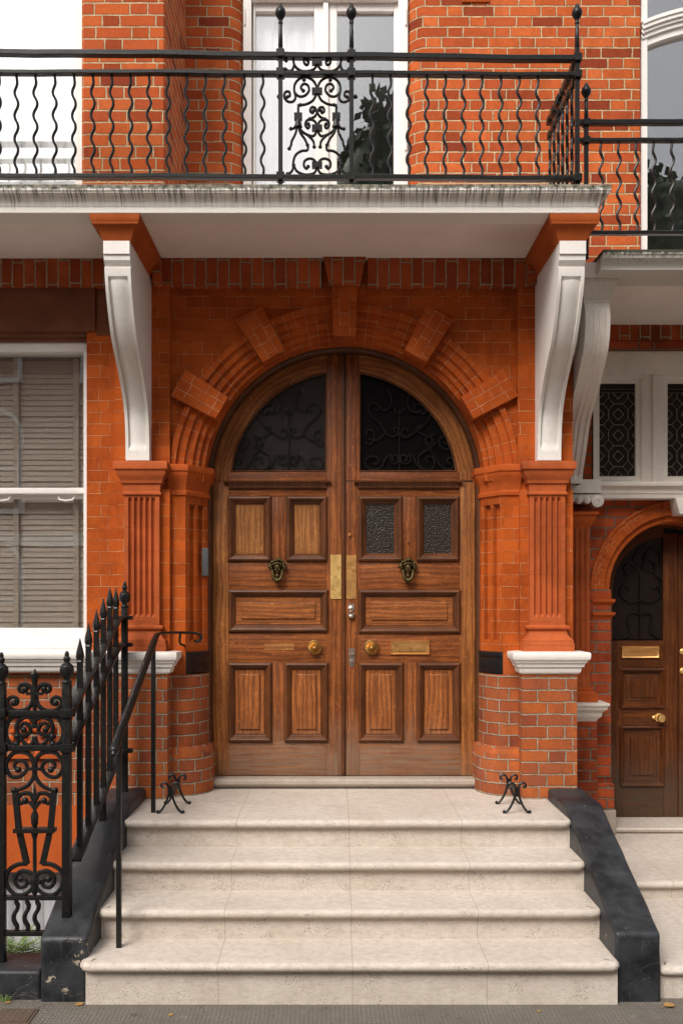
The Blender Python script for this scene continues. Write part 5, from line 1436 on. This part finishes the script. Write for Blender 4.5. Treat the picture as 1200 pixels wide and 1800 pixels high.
mb = MB(); c = (ndx(1157), DND, ndz(1261)); mb.lathe([(.001, 0), (.034, 0), (.034, -.006), (.016, -.010), (.014, -.035), (.028, -.045), (.034, -.06), (.026, -.075), (.001, -.078)], c, 18, 'y'); mb.ball((c[0]-.04, DND-.004, c[2]), .018, 8); mb.build('door_knob', M['brass'], NL)
# second leaf, just inside the frame
mb = MB(); mb.box(ndx(1191.5), ndx(1191.5)+.44, DND, DND+.05, zdb, acz+.42); R2 = mb.build('door_leaf', M['oak_nb'], NBH, bevel=.002); lab(R2, 'edge of the second dark door leaf cut by the right edge')
for py in (1145, 1179):
    mb = MB(); mb.lathe([(.001, 0), (.024, 0), (.022, -.01), (.012, -.014), (.001, -.016)], (ndx(1198), DND, ndz(py)), 16, 'y'); mb.build('lock', M['brass'], R2)
mb = MB(); mb.box(acx-.5, acx+.5, DND+.051, DND+.09, zdb-.06, acz+.5); mb.build('rear_board', M['dark'], NBH)  # near-black sheet painted as the darkness behind this door
mb = MB(); mb.mould([(acx-.6, 7.13), (acx+.6, 7.13)], [(-.35, .27), (0, .27), (.0, .282), (.02, .286), (.026, .302), (.018, .314), (-.4, .3175)]); mb.build('door_threshold', M['stone'], NBH)
rebase(NBH)
# upper right window
mb = MB(); x0 = xn0
zarch = Z(95, 7.15)
mb.box(x0+.002, x0+.055, 7.14, 7.26, 4.0, 7.0); UW = mb.build('arched_window', M['white_up'], NBH, bevel=.004); UW.matrix_parent_inverse = Matrix.Translation(-Vector(NBH.location)); lab(UW, 'white framed arched window above the neighbouring balcony')
sc_ = 7.15/F; cxa = X(1290, 7.15); R0 = 405*sc_; czz = Z(67, 7.15)-math.sqrt(R0*R0-(161*sc_)**2)
def segarch(r0, r1, y0_, y1_, mbx, name='z'):
    n = 20; a_s = math.acos((cxa-x0-.002)/r0)
    for i in range(n):
        a, b = a_s+(PI/2-a_s)*i/n*1.3, a_s+(PI/2-a_s)*(i+1)/n*1.3
        q = [(cxa-r*math.cos(t), czz+r*math.sin(t)) for r, t in ((r0, a), (r0, b), (r1, b), (r1, a))]
        mbx.prism(q, y0_, y1_)
mb = MB()
for r0, r1, ya in ((R0+.095, R0+.070, 7.09), (R0+.0702, R0+.042, 7.10), (R0+.0422, R0+.018, 7.115), (R0+.0182, R0-.012, 7.13)): segarch(r0, r1, ya, 7.26, mb)
mb.build('arched_transom', M['white_up'], UW)
mb = MB(); segarch(R0-.0122, R0-.062, 7.15, 7.26, mb); mb.build('arched_sash_head', M['white_up'], UW)
mb = MB(); mb.box(x0+.056, x0+1.2, 7.20, 7.206, 4.0, 7.0); o = mb.build('window_pane', M['glass'], UW)
mb = MB(); mb.box(x0+.02, x0+1.3, 7.9, 7.95, 3.9, 7.0); mb.box(x0+.0, x0+.02, 7.3, 7.9, 3.9, 7.0); o = mb.build('room_wall', M['dark'], NBH); o.matrix_parent_inverse = Matrix.Translation(-Vector(NBH.location))  # near-black sheets in place of the unlit room

# neighbouring railing
NR = thing('balcony_railing', 'lower black iron balcony railing of the neighbouring house at the right, behind the main balcony', 'railing', (2.2, 6.05, 4.1))
dn = 6.05
for py, h, xs_ in ((216, .030, 1003), (247.5, .022, 1003), (410, .022, 1030)):
    hbar(P(xs_, py, dn), P(1290, py-.8, dn), h, .04, 'rail', NR)
mb = MB(); t = P(1029.5, 150, dn); mb.box(t.x-.012, t.x+.012, dn-.012, dn+.012, 4.09, Z(214, dn)); mb.tube([(t.x, dn, Z(214, dn)), (t.x, dn, t.z-.08)], .011, 10, rr=[.014, .010]); finial(mb, (t.x, dn, t.z-.05), .95)
for py in (216, 247.5): z = Z(py, dn); mb.box(t.x-.02, t.x+.02, dn-.026, dn+.026, z-.02, z+.02)
mb.build('railing_post', M['iron_old'], NR, bevel=.0015, seg=1)
for px in (1055.5, 1086.5, 1117.5, 1148, 1180, 1211): wavy(P(px, 251, dn), P(px+.5, 408, dn), 'wavy_baluster', NR, ph=PI*.95)
rebase(NR)
# neighbouring steps
NS = thing('stone_staircase', 'shallow cream stone steps of the neighbouring house beyond the black wall on the right', 'steps', (2.2, 5.4, 0))
nosing(4.79, .162, 1.615, 3.2, 'stone', NS, 5.97, 0)
mb = MB(); mb.box(1.62, 3.2, 4.82, 5.2, -.02, .118); mb.build('riser', M['stone'], NS)
nosing(5.885, .27, 1.615, 3.2, 'stone', NS, 7.2, .16)
mb = MB(); mb.box(1.62, 3.2, 5.915, 6.2, .155, .226); mb.build('riser', M['stone'], NS)
rebase(NS)
rebase(ST)
# house children
rebase(H)

# ================================================================== CURTAINS, BLIND
def drape(name, x0, x1, y, z0, z1, mat, label, amp=.008, wl=.11):
    mb = MB(); n = int((x1-x0)/.012); rr = random.Random(int(x0*100)); ph = 0; rows = [[], []]
    for i in range(n+1):
        x = x0+(x1-x0)*i/n; ph += .012/wl*2*PI*rr.uniform(.6, 1.4)
        yy = y+amp*math.sin(ph)
        rows[0].append((x, yy, z0)); rows[1].append((x, yy, z1))
    mb.loft(rows, ends=False); o = mb.build(name, M[mat], recalc=False, ang=80)
    sm = o.modifiers.new('t', 'SOLIDIFY'); sm.thickness = .002
    return tag(o, label, 'curtain')
drape('net_curtain', -3.1, X(136, 6.45), 6.50, 4.25, 6.95, 'curtain', 'white net curtain filling the bay window at the top left', .016, .13)
drape('net_curtain', X(430, 7.32), X(590, 7.32), 7.32, 4.25, 6.95, 'curtain', 'pale net curtain behind the left half of the balcony window')
drape('net_curtain', -2.38, X(75, 6.6)+.35, 6.56, -1.2, .2, 'curtain_grey', 'pale net curtain in the basement window behind the iron panel')
VB = thing('venetian_blind', 'beige venetian blind lowered behind the tall sash window on the left', 'blind', (-2.3, 6.68, 3.6))
mb = MB(); z = 1.70; i = 0
while z < 3.62:
    mb.bar([(-3.0, 6.66+.003*(i%3), z), (xg-.01, 6.66+.003*(i%2), z)], .046, .003, up=(0, -.22, -.975)); z += .037; i += 1
o = mb.build('slats', M['blind'], VB)
for px in (30, 135):
    mb = MB(); x = X(px, 6.65); mb.box(x-.018, x+.018, 6.632, 6.634, 1.68, 3.62); mb.build('ladder_tape', M['blind'], VB)
rebase(VB)
# ================================================================== SMALL THINGS
def frond(mb, base, L, az, lean):
    d = Vector((math.cos(az), math.sin(az), 0)); n = 12; pts = []
    for i in range(n+1):
        t = i/n; pts.append(base+d*L*lean*t+Vector((0, 0, L*(t-.45*t*t))))
    mb.tube(pts, .0015, 4)
    side = Vector((-d.y, d.x, 0))
    for i in range(1, n):
        w_ = .045*math.sin(PI*i/n)+.01
        for s_ in (-1, 1):
            a = pts[i]; b = a+side*s_*w_+Vector((0, 0, .008)); c = a+(pts[i+1]-pts[i])*.55
            mb.add([a, b+(c-a)*.4, c], [(0, 1, 2)])
def fern(x, y, z, n, L, label):
    r = random.Random(int(x*1000)); mb = MB()
    for i in range(n): frond(mb, Vector((x+r.uniform(-.02, .02), y+r.uniform(-.02, .02), z)), L*r.uniform(.6, 1.1), r.uniform(0, 2*PI), r.uniform(.3, .8))
    o = mb.build('fern', M['fern'], recalc=False); tag(o, label, 'plant', 'ferns in the basement area')
c = P(18, 1690, 5.5); fern(c.x, 5.5, c.z-.03, 20, .30, 'light green fern beside the urn post, left of the two in the basement area')
c = P(60, 1690, 5.5); fern(c.x, 5.5, c.z-.03, 16, .22, 'small green fern behind the low kerb wall, right of the two in the basement area')
mb = MB(); mb.box(-3, -1.44, 5.4, 5.7, -1.5, Z(1690, 5.5)-.02); o = mb.build('planter_ledge', M['blackwall'], bevel=.01); tag(o, 'dark masonry ledge in the basement area with ferns growing on it', 'ledge')
def leaf(x, y, z, s_, rz_, label, curl=.5):
    mb = MB(); n = 7; out = []
    for i in range(n+1):
        t = i/n; w_ = .5*math.sin(PI*t)**.8*(1-.3*t); zc = curl*.25*(t-.5)**2
        out.append([(t-.5, -w_, zc+curl*.35*w_), (t-.5, 0, zc), (t-.5, w_, zc+curl*.3*w_)])
    rows = [[(x+s_*(a*math.cos(rz_)-b*math.sin(rz_)), y+s_*(a*math.sin(rz_)+b*math.cos(rz_)), z+s_*c+.003) for a, b, c in r] for r in out]
    mb.loft(rows, ends=False); mb.tube([rows[0][1], (rows[0][1][0]-s_*.3*math.cos(rz_), rows[0][1][1]-s_*.3*math.sin(rz_), z+.004)], s_*.012, 4)
    o = mb.build('fallen_leaf', M['dryleaf'], recalc=False); so_ = o.modifiers.new('t', 'SOLIDIFY'); so_.thickness = .0008
    tag(o, label, 'leaf', 'fallen leaves')
leaf(X(1172, 4.75), 4.72, 0, .062, .3, 'curled yellow leaf on the pavement at the foot of the right black wall', .9)
leaf(X(140, 4.74), 4.74, 0, .045, 1.0, 'brown leaf on the pavement where the lowest step meets the left black plinth')
leaf(X(301, 4.64), 4.62, 0, .028, 2.0, 'tiny dry leaf on open pavement left of centre in front of the steps')
leaf(X(945, 4.68), 4.66, 0, .022, .5, 'tiny brown leaf on the pavement in front of the right end of the lowest step')
leaf(X(20, 4.8), 4.76, 0, .03, .2, 'small brown leaf in the weeds under the black kerb wall')
# weeds at the kerb
mb = MB(); r = random.Random(2)
for i in range(40):
    b_ = Vector((X(8, 4.79)+r.uniform(-.03, .03), 4.785+r.uniform(-.02, .01), 0)); h_ = r.uniform(.01, .035); a_ = r.uniform(0, 6.28); mb.tube([b_, b_+Vector((h_*.3*math.cos(a_), h_*.3*math.sin(a_), h_*.7)), b_+Vector((h_*.7*math.cos(a_), h_*.7*math.sin(a_), h_))], .001, 3, rr=[.0016, .0013, .0004])
o = mb.build('weed', M['fern'], recalc=False); tag(o, 'small tuft of green weeds at the foot of the black kerb wall, bottom left corner', 'plant')
# small cast iron cover
mb = MB(); cx_, cy_ = X(27, 4.6), 4.60; mb.box(cx_-.09, cx_+.09, cy_-.085, cy_+.085, -.02, .006)
MC = thing('ground_cover_plate', 'small rusty square iron utility cover set in the pavement at the bottom left corner', 'cover', (cx_, cy_, 0))
mb.build('frame', M['rust'], MC, bevel=.003)
mb = MB(); mb.box(cx_-.075, cx_+.075, cy_-.07, cy_+.07, .0061, .010)
for i in range(5):
    for j in range(4): mb.ball((cx_-.055+i*.0275, cy_-.045+j*.03, .010), .007, 6, (1, 1, .5))
mb.build('lid', M['rust'], MC); rebase(MC)

# ================================================================== ACROSS THE STREET (seen in the window reflections)
OP = thing('terrace_across_the_street', 'red brick terrace with white windows across the street, reflected in the window panes', 'house', (0, -14, 0))
mb = MB(); mb.box(-22, 22, -15, -14, -.2, 11.5); mb.build('facade', M['brick_opp'], OP)
mb = MB(); mb.box(-22, 22, -14.3, -13.7, 11.5, 12.0); mb.box(-22, 22, -14.1, -13.9, 3.6, 3.9); mb.build('cornice', M['white'], OP)
mb = MB(); mb.prism([(-22, 12.0), (22, 12.0), (22, 13.8), (-22, 13.8)], -15, -14.6); mb.build('roof', M['slate'], OP)
for i in range(-6, 7):
    for j, z0 in enumerate((1.0, 4.6, 8.2)):
        x = i*3.1; mb = MB(); w_, h_ = .62, 2.0
        mb.box(x-w_-.12, x-w_, -14.02, -13.9, z0, z0+h_); mb.box(x+w_, x+w_+.12, -14.02, -13.9, z0, z0+h_); mb.box(x-w_-.12, x+w_+.12, -14.02, -13.85, z0-.12, z0); mb.box(x-.04, x+.04, -14.02, -13.93, z0, z0+h_); mb.box(x-w_, x+w_, -14.02, -13.92, z0+1.0, z0+1.08)
        mb.archsweep(x, z0+h_, z0+h_, [(w_+.12, -13.9), (w_, -13.9), (w_, -14.02)], n=12, legs=False)
        f = mb.build('window', M['white'], OP)
        mb = MB(); mb.box(x-w_, x+w_, -14.015, -14.005, z0, z0+h_+.4); mb.build('pane', M['blackstone'], f)
rebase(OP)
def street_tree(cx, cz, rx, rz_, label, seed):
    TR = thing('street_tree', label, 'tree', (cx, -9, 0), 'street trees across the road')
    mb = MB(); mb.tube(spline([(cx, -9, -.1), (cx+.05, -9, 3), (cx-.1, -9, 6), (cx+.1, -9.1, cz)], 5), .2, 10, rr=[.24-.01*i for i in range(16)]); mb.build('trunk', M['bark'], TR)
    mb = MB(); r = random.Random(seed)
    for i in range(7000):
        a = r.uniform(0, 2*PI); ph = math.acos(r.uniform(-1, 1)); rad = r.uniform(.4, 1)**.5*(1+.2*math.sin(a*3)*math.sin(ph*4))
        c = Vector((cx+rx*rad*math.sin(ph)*math.cos(a), -9+1.6*rad*math.sin(ph)*math.sin(a), cz+rz_*rad*math.cos(ph)))
        u = Vector((r.uniform(-1, 1), r.uniform(-1, 1), r.uniform(-1, 1))).normalized()*.16; v = u.orthogonal().normalized()*.1
        mb.add([c-u, c+v, c+u, c-v], [(0, 1, 2, 3)])
    mb.ball((cx, -9, cz), 1, 16, (rx*.94, 1.4, rz_*.94))
    mb.build('crown', M['tree'], TR, recalc=False); rebase(TR)
street_tree(1.75, 11.0, 1.9, 2.9, 'leafy tree across the road, reflected in the middle balcony window', 11)
street_tree(8.2, 9.6, 2.2, 2.6, 'leafy tree across the road, reflected in the arched window at the upper right', 12)
